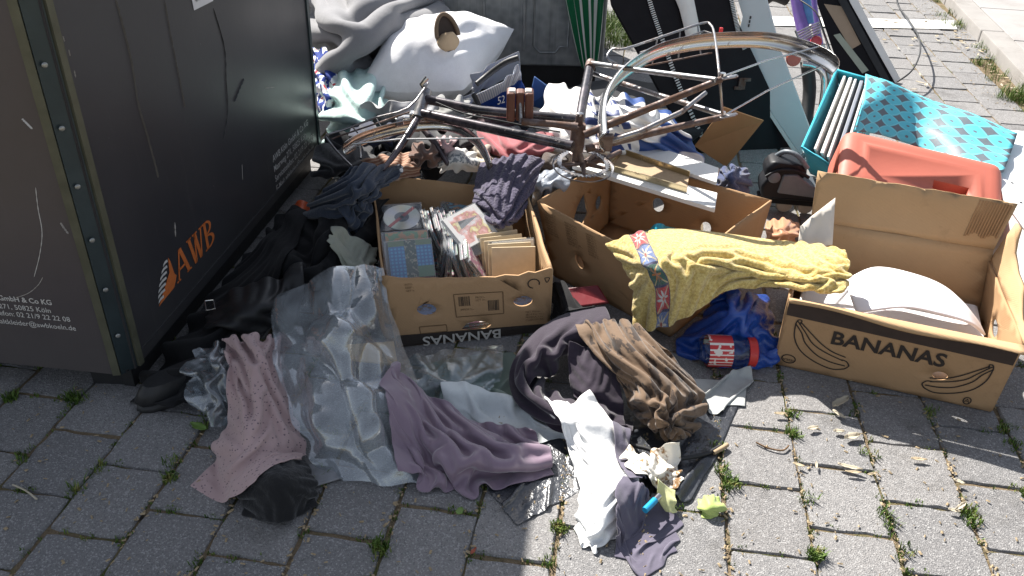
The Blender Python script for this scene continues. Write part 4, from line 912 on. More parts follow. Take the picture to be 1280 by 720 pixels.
# child's bicycle jammed upright in the corner
KB = thing('childrens_bicycle', "purple children's bicycle with small wire carrier, jammed behind the white door", 'bicycle', W(1010, 120))
kt = lambda nme, pts, r, m, **k_: obj(nme, MB().tube([WD(*p) for p in pts], r, 10, sub=3), m, KB, smooth=60)
M['purple'] = simple('purple_paint', (.17, .1, .34), .3, .3, 25, spec=.6); M['blue_m'] = simple('blue_paint', (.08, .2, .42), .35, .3, 30)
kt('frame_tube', [(992, -30, 3.75), (1000, 20, 3.65), (1010, 60, 3.55)], .028, M['purple']); kt('frame_tube', [(1014, -20, 3.8), (1018, 20, 3.7), (1025, 60, 3.6), (1042, 130, 3.5)], .018, M['purple']); kt('frame_tube', [(1005, -20, 3.7), (1012, 30, 3.62)], .02, M['blue_m'])
kt('seat_stay', [(1028, 55, 3.55), (1036, 100, 3.5), (1040, 130, 3.48)], .01, M['steel'])
for k_ in range(5): kt('carrier_wire', [(996+k_*.5, 41+k_*3.4, 3.45), (1010+k_*.4, 34+k_*3.2, 3.5), (1024+k_*.3, 28+k_*3, 3.55)], .0035, M['steel'])
kt('carrier_wire', [(994, 38, 3.45), (1003, 60, 3.42)], .004, M['steel']); kt('carrier_wire', [(1024, 27, 3.55), (1034, 55, 3.5), (1038, 90, 3.48)], .004, M['chrome'])
obj('rear_light', MB().lathe([(.001, -.02), (.02, -.018), (.026, 0), (.022, .012), (.001, .016)], WD(1020, 52, 3.5), (0, -1, .2), 16), simple('red_lens', (.45, .04, .05), .25, .15), KB, smooth=50)
obj('reflector', MB().lathe([(.001, -.01), (.03, -.008), (.034, 0), (.03, .008), (.001, .01)], WD(992, 73, 3.45), (0.1, -1, .3), 20), simple('orange_red_lens', (.4, .09, .06), .3, .2), KB, smooth=50)
th_ = np.linspace(-.3, 1.5, 12)
kt('tyre', [(1008, 75, 3.5), (1012, 110, 3.48), (1008, 150, 3.4), (1004, 190, 3.3)], .028, M['black_rubber']); kt('saddle', [(948, 4, 3.9), (965, -8, 3.9), (985, -2, 3.9)], .035, M['black_rubber'])
kt('brake_cable', [(1000, 0, 3.6), (1020, 15, 3.5), (1030, 40, 3.45), (1044, 80, 3.5)], .003, M['black_rubber']); kt('mudguard', [(1003, 80, 3.45), (1020, 84, 3.44), (1030, 100, 3.44), (1026, 140, 3.4)], .013, M['chrome'])
# framed black panel with white edge, leaning
PNq = lambda px, py: (lambda d, n, p0: CC+d*(((p0-CC)@n)/(d@n)))((px-640)*CR-(py-360)*CU+FPX*F_, unit([-.5, -1, .5]), W(1123, 103))
npn = unit([-.5, -1, .5]); FP = thing('framed_panel', 'black framed panel with white edge leaning behind the turquoise bag', 'panel', W(1123, 103))
obj('backing', MB().prism([PNq(1120, 103), PNq(1070, 0), PNq(1050, -60), PNq(1000, -60), PNq(1040, 60), PNq(1060, 118)], -npn*.015), M['black_board'], FP)
obj('edge_rail', MB().prism([PNq(1126, 100), PNq(1072, 0), PNq(1045, -60), PNq(1033, -60), PNq(1063, 4), PNq(1119, 104)], npn*.012), M['paper'], FP)
obj('inner_frame', MB().prism([PNq(1112, 100), PNq(1058, 0), PNq(1030, -50), PNq(1022, -50), PNq(1050, 5), PNq(1103, 101)], npn*.018), M['black_rubber'], FP)
obj('board_strip', MB().prism([PNq(1076, 55), PNq(1052, 8), PNq(1030, 5), PNq(1064, 62)], npn*.003), simple('raw_hardboard', (.32, .24, .17), .8, .2), FP)
obj('board_strip', MB().prism([PNq(1086, 88), PNq(1050, 42), PNq(1042, 44), PNq(1078, 92)], npn*.006), simple('grey_green_strip', (.3, .33, .27), .7, .2), FP)
o = obj('cable', MB().tube([W(*p) for p in [(1122, 102, .06), (1140, 88, .1), (1150, 66, .12), (1148, 45, .1), (1136, 25, .06), (1122, 5, .02), (1118, -20, .006)]], .0045, 8, sub=5), M['black_rubber'], smooth=60); tag(o, 'thin black cable looping out from the framed panel onto the paving', 'cable')
# ---------------- turquoise storage bag
def m_turq():
    g = G('turquoise_pattern'); uv = g.map(g.co('UV'), (7.5, 5.4, 1)); s = g.sep(uv)
    fx = g.math('ABSOLUTE', g.math('SUBTRACT', g.math('FRACT', s[0]), .5)); fy = g.math('ABSOLUTE', g.math('SUBTRACT', g.math('FRACT', s[1]), .5))
    d = g.math('ADD', g.math('POWER', fx, .8), g.math('POWER', fy, .8)); dia = g.math('SUBTRACT', 1, g.step(d, .47, .5))
    gx = g.math('SUBTRACT', .5, fx); gy = g.math('SUBTRACT', .5, fy); rr = g.math('SQRT', g.math('ADD', g.math('MULTIPLY', gx, gx), g.math('MULTIPLY', gy, gy))); dot = g.math('LESS_THAN', rr, .085)
    c = g.mix(g.math('MULTIPLY', g.math('GREATER_THAN', d, .52), g.math('LESS_THAN', d, .62)), (.10, .47, .57), (.16, .54, .62))
    c = g.mix(g.math('MAXIMUM', dia, dot), c, (.12, .145, .165)); return g.fin(c, .55, 0, g.bump(g.noise(30, 4), .3, .006), .35)
def fab(name, c): return fabric(name, c, weave=500)
M['turq'] = m_turq(); M['turq_plain'] = fab('turquoise_plain', (.03, .42, .53))
TB = thing('storage_bag', 'turquoise fabric storage bag with grey diamond pattern and flap open', 'storage bag', W(1040, 215))
A_, B_, C_, D_ = W(1046, 88, .42), W(1092, 100, .42), W(1058, 218, .16), W(1003, 184, .22)
dep = np.array([.10, .12, -.16])
A2, B2_, C2, D2 = A_+dep, B_+dep, C_+np.array([.1, .14, -.14]), D_+np.array([.1, .12, -.16])
def soft(q, n, amp, seed, nm, mat):
    X = np.array([[wallpt(q, i/(n-1), j/(n-1)) for j in range(n)] for i in range(n)]); r_ = np.random.default_rng(seed); nn2 = unit(np.cross(q[1]-q[0], q[3]-q[0])); X += nn2*(fnoise(r_, n, n, 2.5)*amp)[..., None]
    return obj(nm, MB().grid(X), mat, TB, smooth=180, solid=.004, uv=uvgrid(n, n))
soft((D_, A_, A2, D2), 12, .012, 1, 'side_wall', M['turq_plain']); soft((A_, B_, B2_, A2), 10, .012, 2, 'end_wall', M['turq_plain']); soft((C_, D_, D2, C2), 10, .012, 3, 'end_wall', M['turq_plain']); soft((B_, C_, C2, B2_), 12, .012, 4, 'side_wall', M['turq']); soft((A2, B2_, C2, D2), 8, .005, 5, 'bottom', M['turq_plain'])
for nm, q in (('rim', [A_, B_, C_, D_, A_]),): obj(nm, MB().tube(q, .006, 8), M['turq_plain'], TB, smooth=60)
X = net([[(1082, 92, .43), (1115, 104, .42), (1160, 122, .35), (1215, 142, .34), (1272, 166, .31)], [(1078, 128, .38), (1112, 132, .36), (1155, 148, .32), (1205, 168, .315), (1264, 190, .295)], [(1068, 165, .30), (1105, 168, .28), (1150, 185, .24), (1200, 203, .29), (1254, 216, .29)]], 40, 30)
r_ = np.random.default_rng(4); X[..., 2] += fnoise(r_, 30, 40, 1.6)*.02+fnoise(r_, 30, 40, 4)*.006; obj('flap', MB().grid(X), M['turq'], TB, smooth=180, solid=.006, uv=[(j/39, i/29) for i in range(30) for j in range(40)])
for k_ in range(5):
    s = .22+.15*k_; q0, q1 = A_*(1-s)+B_*s, D_*(1-s)+C_*s; mid = dep*.75; w_ = unit(np.cross(q1-q0, dep))*.009
    o = obj('magazine', MB().prism([q0*.96+q1*.04+w_*0, q0*.05+q1*.95, q0*.05+q1*.95+mid, q0*.96+q1*.04+mid], w_*(1+.4*(k_ % 2))), M['paper'] if k_ != 3 else simple('grey_magazine', (.25, .27, .32), .5), bevel=.002); tag(o, 'white paged magazine standing in the turquoise storage bag' if k_ != 3 else 'grey covered magazine standing in the turquoise storage bag', 'magazine', 'magazines in the turquoise bag' if k_ != 3 else None)
# ---------------- red canister
M['can'] = simple('faded_red_plastic', (.45, .125, .085), .6, .14, 5, bump=.15, bs=60, dirt=.12); M['can_dark'] = simple('dark_red_plastic', (.12, .02, .015), .6, .2)
CA = thing('canister', 'faded orange red plastic canister lying behind the printed banana carton', 'canister', W(1145, 265))
cu_ = unit(W(1245, 232, .28)-W(1068, 190, .33)); cup = unit(np.array([.1, -.42, 1.0])-cu_*(np.array([.1, -.42, 1.0])@cu_)); cv = np.cross(cup, cu_); cen = (W(1068, 190, .33)+W(1238, 232, .28))/2-cup*.09-cv*.04
def RB(l, w, h, c0, name, mat, bev, seg=5):
    Rm = np.array([cu_, cv, cup]).T; return obj(name, MB().box(c0, (l, w, h), Rm), mat, CA, smooth=60, bevel=bev, seg=seg)
print('can', cen, np.linalg.norm(W(1245, 232, .28)-W(1068, 190, .33)))
def can_shell():
    bm = bmesh.new(); bmesh.ops.create_cube(bm, size=1); bmesh.ops.scale(bm, vec=(.52, .31, .2), verts=bm.verts)
    bmesh.ops.bevel(bm, geom=[e for e in bm.edges], offset=.05, segments=5, profile=.6, affect='EDGES')
    top_ = max(bm.faces, key=lambda f: f.calc_center_median().z+f.calc_area())
    r = bmesh.ops.inset_region(bm, faces=[top_], thickness=.016, depth=0); r = bmesh.ops.inset_region(bm, faces=[top_], thickness=.012, depth=.0045); bmesh.ops.inset_region(bm, faces=[top_], thickness=.02, depth=0); bmesh.ops.inset_region(bm, faces=[top_], thickness=.012, depth=-.0045)
    vs = [v.co.copy() for v in bm.verts]; bm.verts.index_update(); fs = [tuple(v.index for v in f.verts) for f in bm.faces]; bm.free()
    return MB().add([cen+cu_*v.x+cv*v.y+cup*v.z for v in vs], fs)
shell = obj('shell', can_shell(), M['can'], CA, smooth=40)
def CQ(px, py, h=.104):
    d = (px-640)*CR-(py-360)*CU+FPX*F_; p0 = cen+cup*h; return CC+d*(((p0-CC)@cup)/(d@cup))
def carve(o, mb):
    cut = obj('cutter', mb, M['can']); md = o.modifiers.new('cut', 'BOOLEAN'); md.operation = 'DIFFERENCE'; md.object = cut; md.solver = 'EXACT'
    dg = bpy.context.evaluated_depsgraph_get(); me = bpy.data.meshes.new_from_object(o.evaluated_get(dg)); o.modifiers.clear(); o.data = me; bpy.data.objects.remove(cut)
carve(shell, MB().prism([CQ(*p)+cup*.02 for p in ((1168, 224), (1212, 234), (1207, 254), (1164, 246))], -cup*.07))
carve(shell, MB().lathe([(.022, -.06), (.022, .06)], cen-cu_*.222-cv*.02+cup*.03, unit(-cu_*.55-cv*.8+cup*.6), 16))
# ---------------- white cabinet at the right edge
WC = thing('white_cabinet', 'white cabinet lying flat with a loose metal hinge, beside the printed carton', 'cabinet', W(1300, 380))
wp = W(1262, 398); wu = unit([.985, -.17, 0]); wv = np.array([-wu[1], wu[0], 0])
Rm = np.array([wu, wv, [0, 0, 1]]).T
M['white_lacq'] = simple('white_lacquer', (.72, .74, .75), .4, .05, 8, bump=.03, dirt=.15)
obj('carcass', MB().box(wp+wu*.3+wv*.45+np.array([0, 0, .125]), (.6, .9, .245), Rm), M['white_lacq'], WC, bevel=.004)
obj('top_board', MB().box(wp+wu*.3+wv*.45+np.array([0, 0, .262]), (.62, .91, .022), Rm), M['white_lacq'], WC, bevel=.003)
for k_, (a_, z_) in enumerate(((.035, .215), (.06, .205))): obj('hinge', MB().box(wp+wu*a_-wv*.006+np.array([0, 0, z_]), (.02, .012, .04), Rm).lathe([(.012, 0), (.012, .012)], wp+wu*(a_+.005)-wv*.004+np.array([0, 0, z_]), -wv, 12), M['steel'], WC, bevel=.002)
for k_ in range(3): obj('screw_hole', MB().lathe([(.005, 0), (.005, .001)], wp+wu*.02*(k_+1)+wv*(.25+.15*k_)+np.array([0, 0, .2735]), (0, 0, 1), 10), M['black_rubber'], WC)
# ---------------- inline skate
SK = thing('inline_skate', 'grey and black inline skate standing behind the empty carton', 'inline skate', W(972, 262))
sp = W(945, 262); sx_ = unit([1, -.12, 0]); sy_ = np.array([-sx_[1], sx_[0], 0])
def sk(pts, w, name, mat, off=0, bev=.012): return obj(name, MB().prism([sp+sx_*x+ZZ*z*.8-sy_*(w/2)+sy_*off for x, z in pts], sy_*w), mat, SK, smooth=60, bevel=bev, seg=3)
M['skate_g'] = simple('skate_grey', (.13, .15, .17), .45, .2, 30); M['skate_b'] = simple('skate_black', (.012, .013, .016), .5, .3, 30, spec=.2)
sk([(0, .09), (.26, .085), (.29, .1), (.285, .125), (.24, .145), (.17, .165), (.13, .2), (.01, .2), (-.01, .15)], .1, 'boot', M['skate_b'], 0, .02)
sk([(.0, .18), (.135, .185), (.15, .23), (.125, .265), (.02, .275), (-.005, .24)], .095, 'cuff', M['skate_b'], 0, .02); sk([(.05, .125), (.2, .112), (.225, .14), (.16, .175), (.11, .22), (.06, .215)], .108, 'side_panel', M['skate_g'], 0, .006)
obj('strap', MB().tube([sp+sx_*x+ZZ*z*.8-sy_*.052 for x, z in ((0, .2), (.04, .235), (.1, .24), (.15, .21))], .006, 8, sub=4), M['skate_b'], SK, smooth=60); obj('top_band', MB().tube([sp+sx_*x+ZZ*z*.8-sy_*y for x, z, y in ((.03, .25, -.03), (.06, .3, 0), (.1, .3, .03), (.14, .25, .045))], .009, 8, sub=4), M['skate_g'], SK, smooth=60); sk([(.0, .05), (.25, .045), (.28, .085), (-.01, .09)], .035, 'wheel_frame', M['skate_b'], 0, .006)
obj('buckle', MB().lathe([(.02, 0), (.022, .005), (.015, .01)], sp+sx_*.03+ZZ*.16-sy_*.05, -sy_, 16), M['skate_g'], SK, smooth=40)
for k_ in range(4): obj('wheel', MB().lathe([(.012, -.012), (.026, -.012), (.03, -.006), (.031, 0), (.03, .006), (.026, .012), (.012, .012)], sp+sx_*(.02+.077*k_)+ZZ*.031, sy_, 20), simple('skate_wheel', (.4, .38, .33), .5, .2) if k_ == 0 else bpy.data.materials['skate_wheel'], SK, smooth=40)
# ---------------- planks, tray and card on the empty box
def plank(p, th, name, label, cat, mat, bev=.002):
    o = slab([W(*q) for q in p], th, name, mat, None, bev); tag(o, label, cat); return o
M['white_lam'] = simple('white_laminate', (.74, .73, .7), .45, .05, 10, bump=.03, dirt=.1); M['raw_wood'] = simple('raw_chipboard', (.36, .26, .16), .8, .2, 50)
plank([(715, 211, .262), (724, 202, .262), (896, 246, .262), (893, 266, .262)], -.014, 'plank', 'long white laminate plank lying across the empty carton', 'plank', M['white_lam'])
plank([(762, 186, .268), (790, 176, .268), (898, 214, .268), (895, 232, .268)], -.012, 'plank', 'short white board behind the metal tray on the empty carton', 'board', M['white_lam'])
o = slab([W(762, 178, .27), W(768, 172, .27), W(900, 210, .27), W(898, 217, .27)], .014, 'batten', M['raw_wood']); tag(o, 'thin wooden batten on the far edge of the white board', 'batten')
# brass coloured drawer tray
TR = thing('drawer_tray', 'shallow brass coloured metal tray lying on the white plank', 'tray', W(810, 235, .27))
M['brass'] = m_chrome('dull_brass', (.5, .42, .27), .3, .5)
tp_ = [W(762, 213, .275), W(858, 241, .275), W(861, 222, .275), W(776, 193, .275)]
for a_, b_ in ((0, 1), (2, 3)): obj('rim', MB().prism([tp_[a_], tp_[b_], tp_[b_]+ZZ*.022, tp_[a_]+ZZ*.022], unit(np.cross(tp_[b_]-tp_[a_], ZZ))*.004), M['brass'], TR, bevel=.001)
pth = [tp_[0]+ZZ*.011, W(759, 209, .286), W(760, 204, .286), tp_[3]+ZZ*.011]; obj('rim', MB().tube(pth, .008, 8, sub=4), M['brass'], TR, smooth=60)
obj('tray_floor', MB().prism([p-ZZ*.0 for p in tp_], ZZ*.003), M['raw_wood'], TR)
# torn cardboard piece behind
M['card_d'] = m_card('cardboard_scrap', (.36, .21, .1))
o = slab([W(868, 182, .12), W(908, 208, .04), W(955, 150, .25), W(905, 133, .33)], .005, 'cardboard_scrap', M['card_d']); tag(o, 'folded scrap of brown cardboard propped under the bicycle', 'cardboard')
for (p, q) in ((W(800, 130, .3), W(1000, 190, 0)),): pass
stamp_box([W(570, 215, .2)*[1, 1, 0], W(760, 195, .2)*[1, 1, 0], W(830, 110, .2)*[1, 1, 0], W(560, 100, .2)*[1, 1, 0]], .10)
# ================================================================ soft things, bottom to top
def m_plastic(name, tint=(.86, .9, .93), haze=.16, rough=.12, bump=.5, bs=26, fac=2.0):
    g = G(name); t = g.t; n = g.noise(bs, 5, .65); w = g.math('MULTIPLY', g.vor(bs*.9), fac); nb = g.bump(g.math('ADD', n, g.math('MULTIPLY', w, .35)), bump, .012)
    tr = g.n('ShaderNodeBsdfTransparent'); tr.inputs[0].default_value = (*tint, 1)
    gl = g.n('ShaderNodeBsdfGlossy'); gl.inputs[0].default_value = (.95, .97, 1, 1); gl.inputs[1].default_value = rough; t.links.new(nb, gl.inputs['Normal'])
    df = g.n('ShaderNodeBsdfDiffuse'); df.inputs[0].default_value = (.62, .68, .72, 1); t.links.new(nb, df.inputs['Normal'])
    lw = g.n('ShaderNodeLayerWeight'); lw.inputs[0].default_value = .5; t.links.new(nb, lw.inputs['Normal']); fz = g.math('ADD', .11, g.math('MULTIPLY', g.math('POWER', lw.outputs[1], 2.6), .8))
    m1 = g.n('ShaderNodeMixShader'); g.set(m1.inputs[0], g.math('MULTIPLY', g.step(n, .2, .9), haze*2)); t.links.new(tr.outputs[0], m1.inputs[1]); t.links.new(df.outputs[0], m1.inputs[2])
    m2 = g.n('ShaderNodeMixShader'); g.set(m2.inputs[0], fz); t.links.new(m1.outputs[0], m2.inputs[1]); t.links.new(gl.outputs[0], m2.inputs[2])
    t.links.new(m2.outputs[0], g.o.inputs[0]); return g.m
def m_bag(name, col, rough=.28, bs=22, bump=.6, spec=.6):     # opaque crinkled plastic
    g = G(name); n = g.noise(bs, 5, .7); c = g.mix(n, sc(col, .75), sc(col, 1.2)); r = g.vor(bs*1.3, feature='F1')
    return g.fin(c, rough, 0, g.bump(g.math('ADD', n, g.math('MULTIPLY', r, .5)), bump, .012), spec)
M['black_cloth'] = fabric('black_cloth', (.006, .006, .007), sheen=.05); M['dark_cloth'] = fabric('charcoal_cloth', (.01, .011, .014), sheen=.1)
M['black_leather'] = simple('black_leather', (.014, .014, .015), .5, .4, 20, bump=.35, bs=70)
# ---- dark heap under the bin's edge
cloth('black_jacket', 'black jacket heaped in the shade between bin and CD carton', 'jacket', [[(345, 262, .12), (390, 250, .2), (440, 245, .22), (480, 250, .2)], [(320, 300, .08), (380, 290, .2), (430, 285, .22), (475, 290, .15)], [(300, 345, .06), (360, 335, .16), (415, 330, .16), (465, 330, .08)], [(285, 380, .04), (340, 380, .1), (400, 370, .1), (470, 370, .03)]], M['black_cloth'], (52, 52), 1.35, lv=(3, 1), steps=60, anchor=(.03, .03, .02), thick=.004)
cloth('black_blanket', 'black blanket spread in the shade along the bottom of the bin', 'blanket', [[(305, 318, .07), (352, 285, .12), (395, 262, .14)], [(255, 375, .05), (310, 350, .12), (360, 335, .13)], [(205, 435, .04), (258, 425, .1), (300, 415, .09)], [(165, 495, .01), (215, 500, .05), (262, 490, .04)]], M['black_cloth'], (40, 56), 1.1, steps=60, anchor=(.04, .04, .04), thick=.004, k=3, amp=.03)
cloth('black_bag', 'black fabric bag lying against the bottom edge of the bin', 'bag', [[(262, 385, .10), (300, 352, .15), (345, 343, .16), (380, 350, .1)], [(258, 405, .08), (300, 385, .16), (345, 375, .15), (375, 385, .1)], [(270, 425, .04), (310, 415, .09), (350, 405, .08), (365, 410, .04)]], M['black_leather'], (34, 28), 1.1, steps=50, anchor=(.05, .05, .05), thick=.008)
o = obj('buckle', MB().tube([W(256, 376, .15), W(267, 375, .15), W(269, 386, .15), W(258, 388, .15), W(256, 376, .15)], .0022, 6), M['chrome']); tag(o, 'small square metal buckle lying on the black bag', 'buckle')
SH = thing('shoe', 'black flat shoe with thick sole beside the bin corner', 'shoe', W(208, 510))
s0 = W(172, 516); su = unit(W(262, 478)-W(172, 520)); sv = np.array([-su[1], su[0], 0])
def shoe(name, prof, w, mat, T, o0, u, v, z0, z1, taper=1.0, n=20):
    P = []
    for k_ in range(n):
        t = 2*math.pi*k_/n; x = .135+.135*math.cos(t); y = w*math.sin(t)*(1-.18*math.cos(t*1)+.1*math.cos(2*t)); P.append((x, y))
    mb = MB(); rings = []
    for (zz, s) in ((z0, .95), (z0+.25*(z1-z0), 1.0), (z0+.7*(z1-z0), .98*taper), (z1, .86*taper)):
        rings.append([o0+u*(.135+(x-.135)*s)+v*y*s+np.array([0, 0, zz]) for x, y in P])
    X = np.array(rings); X = np.concatenate([X, X[:, :1]], 1); mb.grid(X); mb.add(rings[0], [tuple(range(n))]); mb.add(rings[-1], [tuple(range(n))[::-1]]); return obj(name, mb, mat, T, smooth=60)
shoe('sole', None, .048, M['black_rubber'], SH, s0, su, sv, .001, .025); shoe('upper', None, .043, M['black_leather'], SH, s0, su, sv, .02, .07, .9)
# clear bag, small
cloth('plastic_bag', 'small clear plastic bag with dark contents beside the pink cloth', 'plastic bag', [[(245, 440, .10), (268, 425, .14), (290, 428, .12)], [(235, 470, .07), (262, 465, .13), (290, 470, .11)], [(235, 505, .02), (262, 520, .05), (285, 525, .02)]], m_plastic('clear_bag_plastic', haze=.16, bump=.25), (34, 34), 1.3, steps=60, anchor=(.03, .03, .03), thick=0, k=4)
cloth('dark_sock', 'dark bundled cloth inside the small clear bag', 'cloth', [[(255, 460, .05), (280, 455, .06)], [(258, 490, .05), (282, 492, .06)], [(262, 512, .01), (285, 515, .01)]], M['dark_cloth'], (18, 22), 1.3, steps=40, st=False, floor=False, anchor=(.03, .03, .03), thick=.003)
# black sheet of thick foil under everything
M['black_foil'] = m_bag('black_foil', (.035, .038, .045), .3, 13, .8, .8)
def quad3(A, B, C, D, z, n=3):
    f = lambda s, t: tuple(np.array(A)*(1-s)*(1-t)+np.array(B)*s*(1-t)+np.array(C)*s*t+np.array(D)*(1-s)*t)+(z,)
    return [[f(i/(n-1), j/(n-1)) for i in range(n)] for j in range(n)]
cloth('foil_sheet', 'shiny black plastic sheet lying flat right of the white sleeve, under the skirt', 'plastic sheet', quad3((700, 505), (948, 460), (857, 628), (752, 612), .008), M['black_foil'], (56, 48), 1.05, steps=60, anchor=(.06, .06, 0), thick=.0015, k=4, amp=.01, bend=.7)
cloth('foil_sheet', 'torn off piece of shiny black plastic left of the white sleeve', 'plastic sheet', quad3((602, 598), (690, 528), (740, 604), (647, 649), .012), M['black_foil'], (44, 40), 1.06, steps=60, anchor=(.06, .06, 0), thick=.0015, k=4, amp=.01, bend=.7)
# beige and green bits under the plastic
cloth('grey_shirt', 'pale grey knitted garment between the CD carton and the plastic sheet', 'garment', [[(420, 312, .16), (445, 302, .17), (470, 305, .15)], [(415, 328, .14), (445, 322, .17), (468, 325, .14)], [(420, 345, .1), (445, 340, .14), (468, 345, .1)]], fabric('pale_grey_knit', (.26, .27, .22)), (36, 36), 1.3, lv=(2, 1), steps=50, anchor=(.05, .05, .05))
o = slab([W(433, 432, .09), W(440, 452, .08), W(497, 458, .05), W(492, 428, .06)], .006, 'wooden_board', simple('pale_wood', (.5, .36, .2), .6, .15, 20)); tag(o, 'small pale wooden board poking out of the clear plastic sheet', 'board')
MG = W(400, 592); o = slab([W(370, 590, .006), W(385, 612, .006), W(430, 598, .006), W(415, 570, .006)], .006, 'magazine', simple('grey_print', (.22, .22, .23), .5, .6, 45, bump=0)); tag(o, 'small magazine lying under the edge of the clear plastic sheet', 'magazine')
cloth('green_scarf', 'greyish green printed cloth in front of the CD carton', 'cloth', [[(530, 440, .05), (590, 425, .06), (640, 425, .05)], [(545, 470, .04), (600, 460, .06), (645, 460, .05)], [(560, 495, .02), (610, 492, .03), (650, 500, .02)]], fabric('grey_green_print', (.16, .2, .17), var=.5), (32, 28), 1.3, steps=60, anchor=(.04, .04, 0), k=3)
cloth('tarpaulin', 'translucent grey green plastic sheet in front of the CD carton', 'plastic sheet', [[(498, 442, .05), (560, 428, .07), (630, 420, .06)], [(505, 470, .05), (565, 462, .08), (625, 455, .07)], [(520, 495, .04), (570, 492, .05), (610, 488, .04)]], m_plastic('green_film', (.62, .72, .7), .22, .16), (40, 30), 1.2, steps=60, anchor=(.04, .04, .02), thick=0, k=4)
M['white_cloth'] = fabric('white_cotton', (.74, .74, .73), dirt=.15); M['offwhite'] = fabric('offwhite_cotton', (.55, .58, .58), dirt=.3)
cloth('white_shirt', 'crumpled off white shirt between lilac satin and dark trousers', 'shirt', [[(555, 492, .03), (600, 485, .05), (650, 490, .05), (690, 505, .04)], [(560, 510, .03), (610, 505, .06), (660, 512, .06), (700, 525, .03)], [(570, 525, .02), (620, 528, .04), (670, 540, .03), (705, 545, .015)]], M['offwhite'], (44, 28), 1.3, steps=70, anchor=(.03, .03, 0), k=4)
# pink dotted cloth
def m_dots():
    g = G('pink_dotted_cotton'); uv = g.co('UV'); d = g.vor(40, g.map(uv, (1.5, .75, 1)), rnd=.9); c0 = g.mix(g.noise(9, 4), (.36, .25, .245), (.47, .345, .335)); c = g.mix(g.step(d, .22, .17) if False else g.math('SUBTRACT', 1, g.step(d, .2, .28)), c0, (.15, .11, .13))
    h = g.noise(60, 4); return g.fin(c, .9, 0, g.bump(h, .25, .005), .2, Sheen_Weight=.2)
M['dots'] = m_dots()
cloth('black_beanie', 'black knitted beanie lying under the pink dotted cloth', 'hat', [[(300, 585, .03), (335, 568, .07), (380, 575, .04)], [(297, 610, .04), (345, 598, .095), (395, 600, .04)], [(305, 638, .01), (350, 650, .02), (392, 628, .01)]], fabric('black_knit', (.009, .009, .010), wr=90, bump=.5), (34, 34), 1.06, steps=50, anchor=(.06, .06, .06), thick=.008)
cloth('pink_cloth', 'pale pink dotted cloth crumpled against the clear plastic sheet', 'cloth', [[(278, 414, .17), (298, 404, .20), (322, 404, .20), (345, 402, .17)], [(284, 445, .14), (304, 440, .19), (328, 440, .19), (350, 455, .13)], [(283, 495, .10), (305, 492, .16), (335, 490, .15), (364, 505, .10)], [(262, 548, .05), (292, 550, .12), (335, 548, .11), (380, 552, .06)], [(247, 594, .02), (275, 612, .04), (312, 608, .07), (362, 570, .07)]], M['dots'], (66, 76), (1.08, 1.2), steps=110, anchor=(.02, .02, .012), k=3, amp=.03, bend=.8, span=4)
# big clear plastic sheet
crumple('plastic_sheet', 'large crumpled clear plastic sheet in front of the CD carton', 'plastic sheet', [[(350, 376, .17), (395, 346, .25), (440, 332, .27), (480, 334, .22)], [(342, 412, .15), (400, 390, .25), (445, 382, .25), (494, 395, .13)], [(346, 460, .12), (410, 440, .22), (450, 436, .19), (508, 440, .07)], [(364, 515, .08), (425, 496, .17), (475, 492, .13), (534, 500, .06)], [(382, 562, .05), (440, 553, .1), (500, 555, .06), (560, 550, .03)], [(402, 586, .01), (465, 604, .012), (530, 602, .01), (585, 590, .008)]], m_plastic('clear_sheet_plastic', haze=.28, rough=.05, bump=.3, bs=8), (96, 104), (.034, .009), (11, 46), 11)
# lilac satin
def m_satin():
    g = G('lilac_satin'); c = g.mix(g.noise(7, 4), (.155, .105, .145), (.215, .15, .20)); return g.fin(c, .42, 0, g.bump(g.noise(40, 3), .08, .004), .5, Sheen_Weight=.5, Anisotropic=.4)
cloth('lilac_cloth', 'lilac satin cloth lying in folds on the clear plastic sheet', 'cloth', [[(492, 470, .09), (515, 468, .10), (560, 492, .08), (615, 515, .07), (668, 532, .06)], [(483, 505, .08), (525, 502, .11), (570, 520, .11), (625, 535, .10), (676, 548, .06)], [(490, 548, .05), (530, 545, .09), (575, 556, .10), (630, 562, .09), (684, 562, .05)], [(506, 592, .02), (540, 596, .03), (572, 602, .03), (622, 592, .03), (688, 578, .02)]], m_satin(), (96, 60), (1.3, 1.27), steps=120, anchor=(.02, .02, .01), k=3, amp=.04, bend=.8, span=5, lv=(4, 2, 1), wrk=1.0)
# dark purple trousers
M['aub'] = fabric('aubergine_jersey', (.026, .018, .03), wr=60)
TRO = thing('trousers', 'dark purple trousers crumpled beside the brown patterned skirt', 'trousers', W(710, 480))
def ribbon(path, w, n, **kw):      # strip along a pixel path -> control rows
    P = [np.array(p[:2], float) for p in path]; rows = []
    for i, p in enumerate(P):
        d = unit(P[min(i+1, len(P)-1)]-P[max(i-1, 0)]); q = np.array([-d[1], d[0]]); z = path[i][2]; ww = w if not isinstance(w, list) else w[i]
        rows.append([(*(p-q*ww), z), (*(p-q*ww*.3), z+.03), (*(p+q*ww*.3), z+.03), (*(p+q*ww), z)])
    return rows
cloth('leg', None, None, ribbon([(765, 395, .13), (715, 405, .13), (675, 432, .10), (655, 470, .06), (690, 502, .06), (740, 515, .06), (785, 535, .025)], [24, 26, 24, 20, 20, 20, 16], 0), M['aub'], (30, 80), (1.1, 1.3), parent=TRO, steps=90, anchor=(.03, .03, .02), k=5, amp=.02)
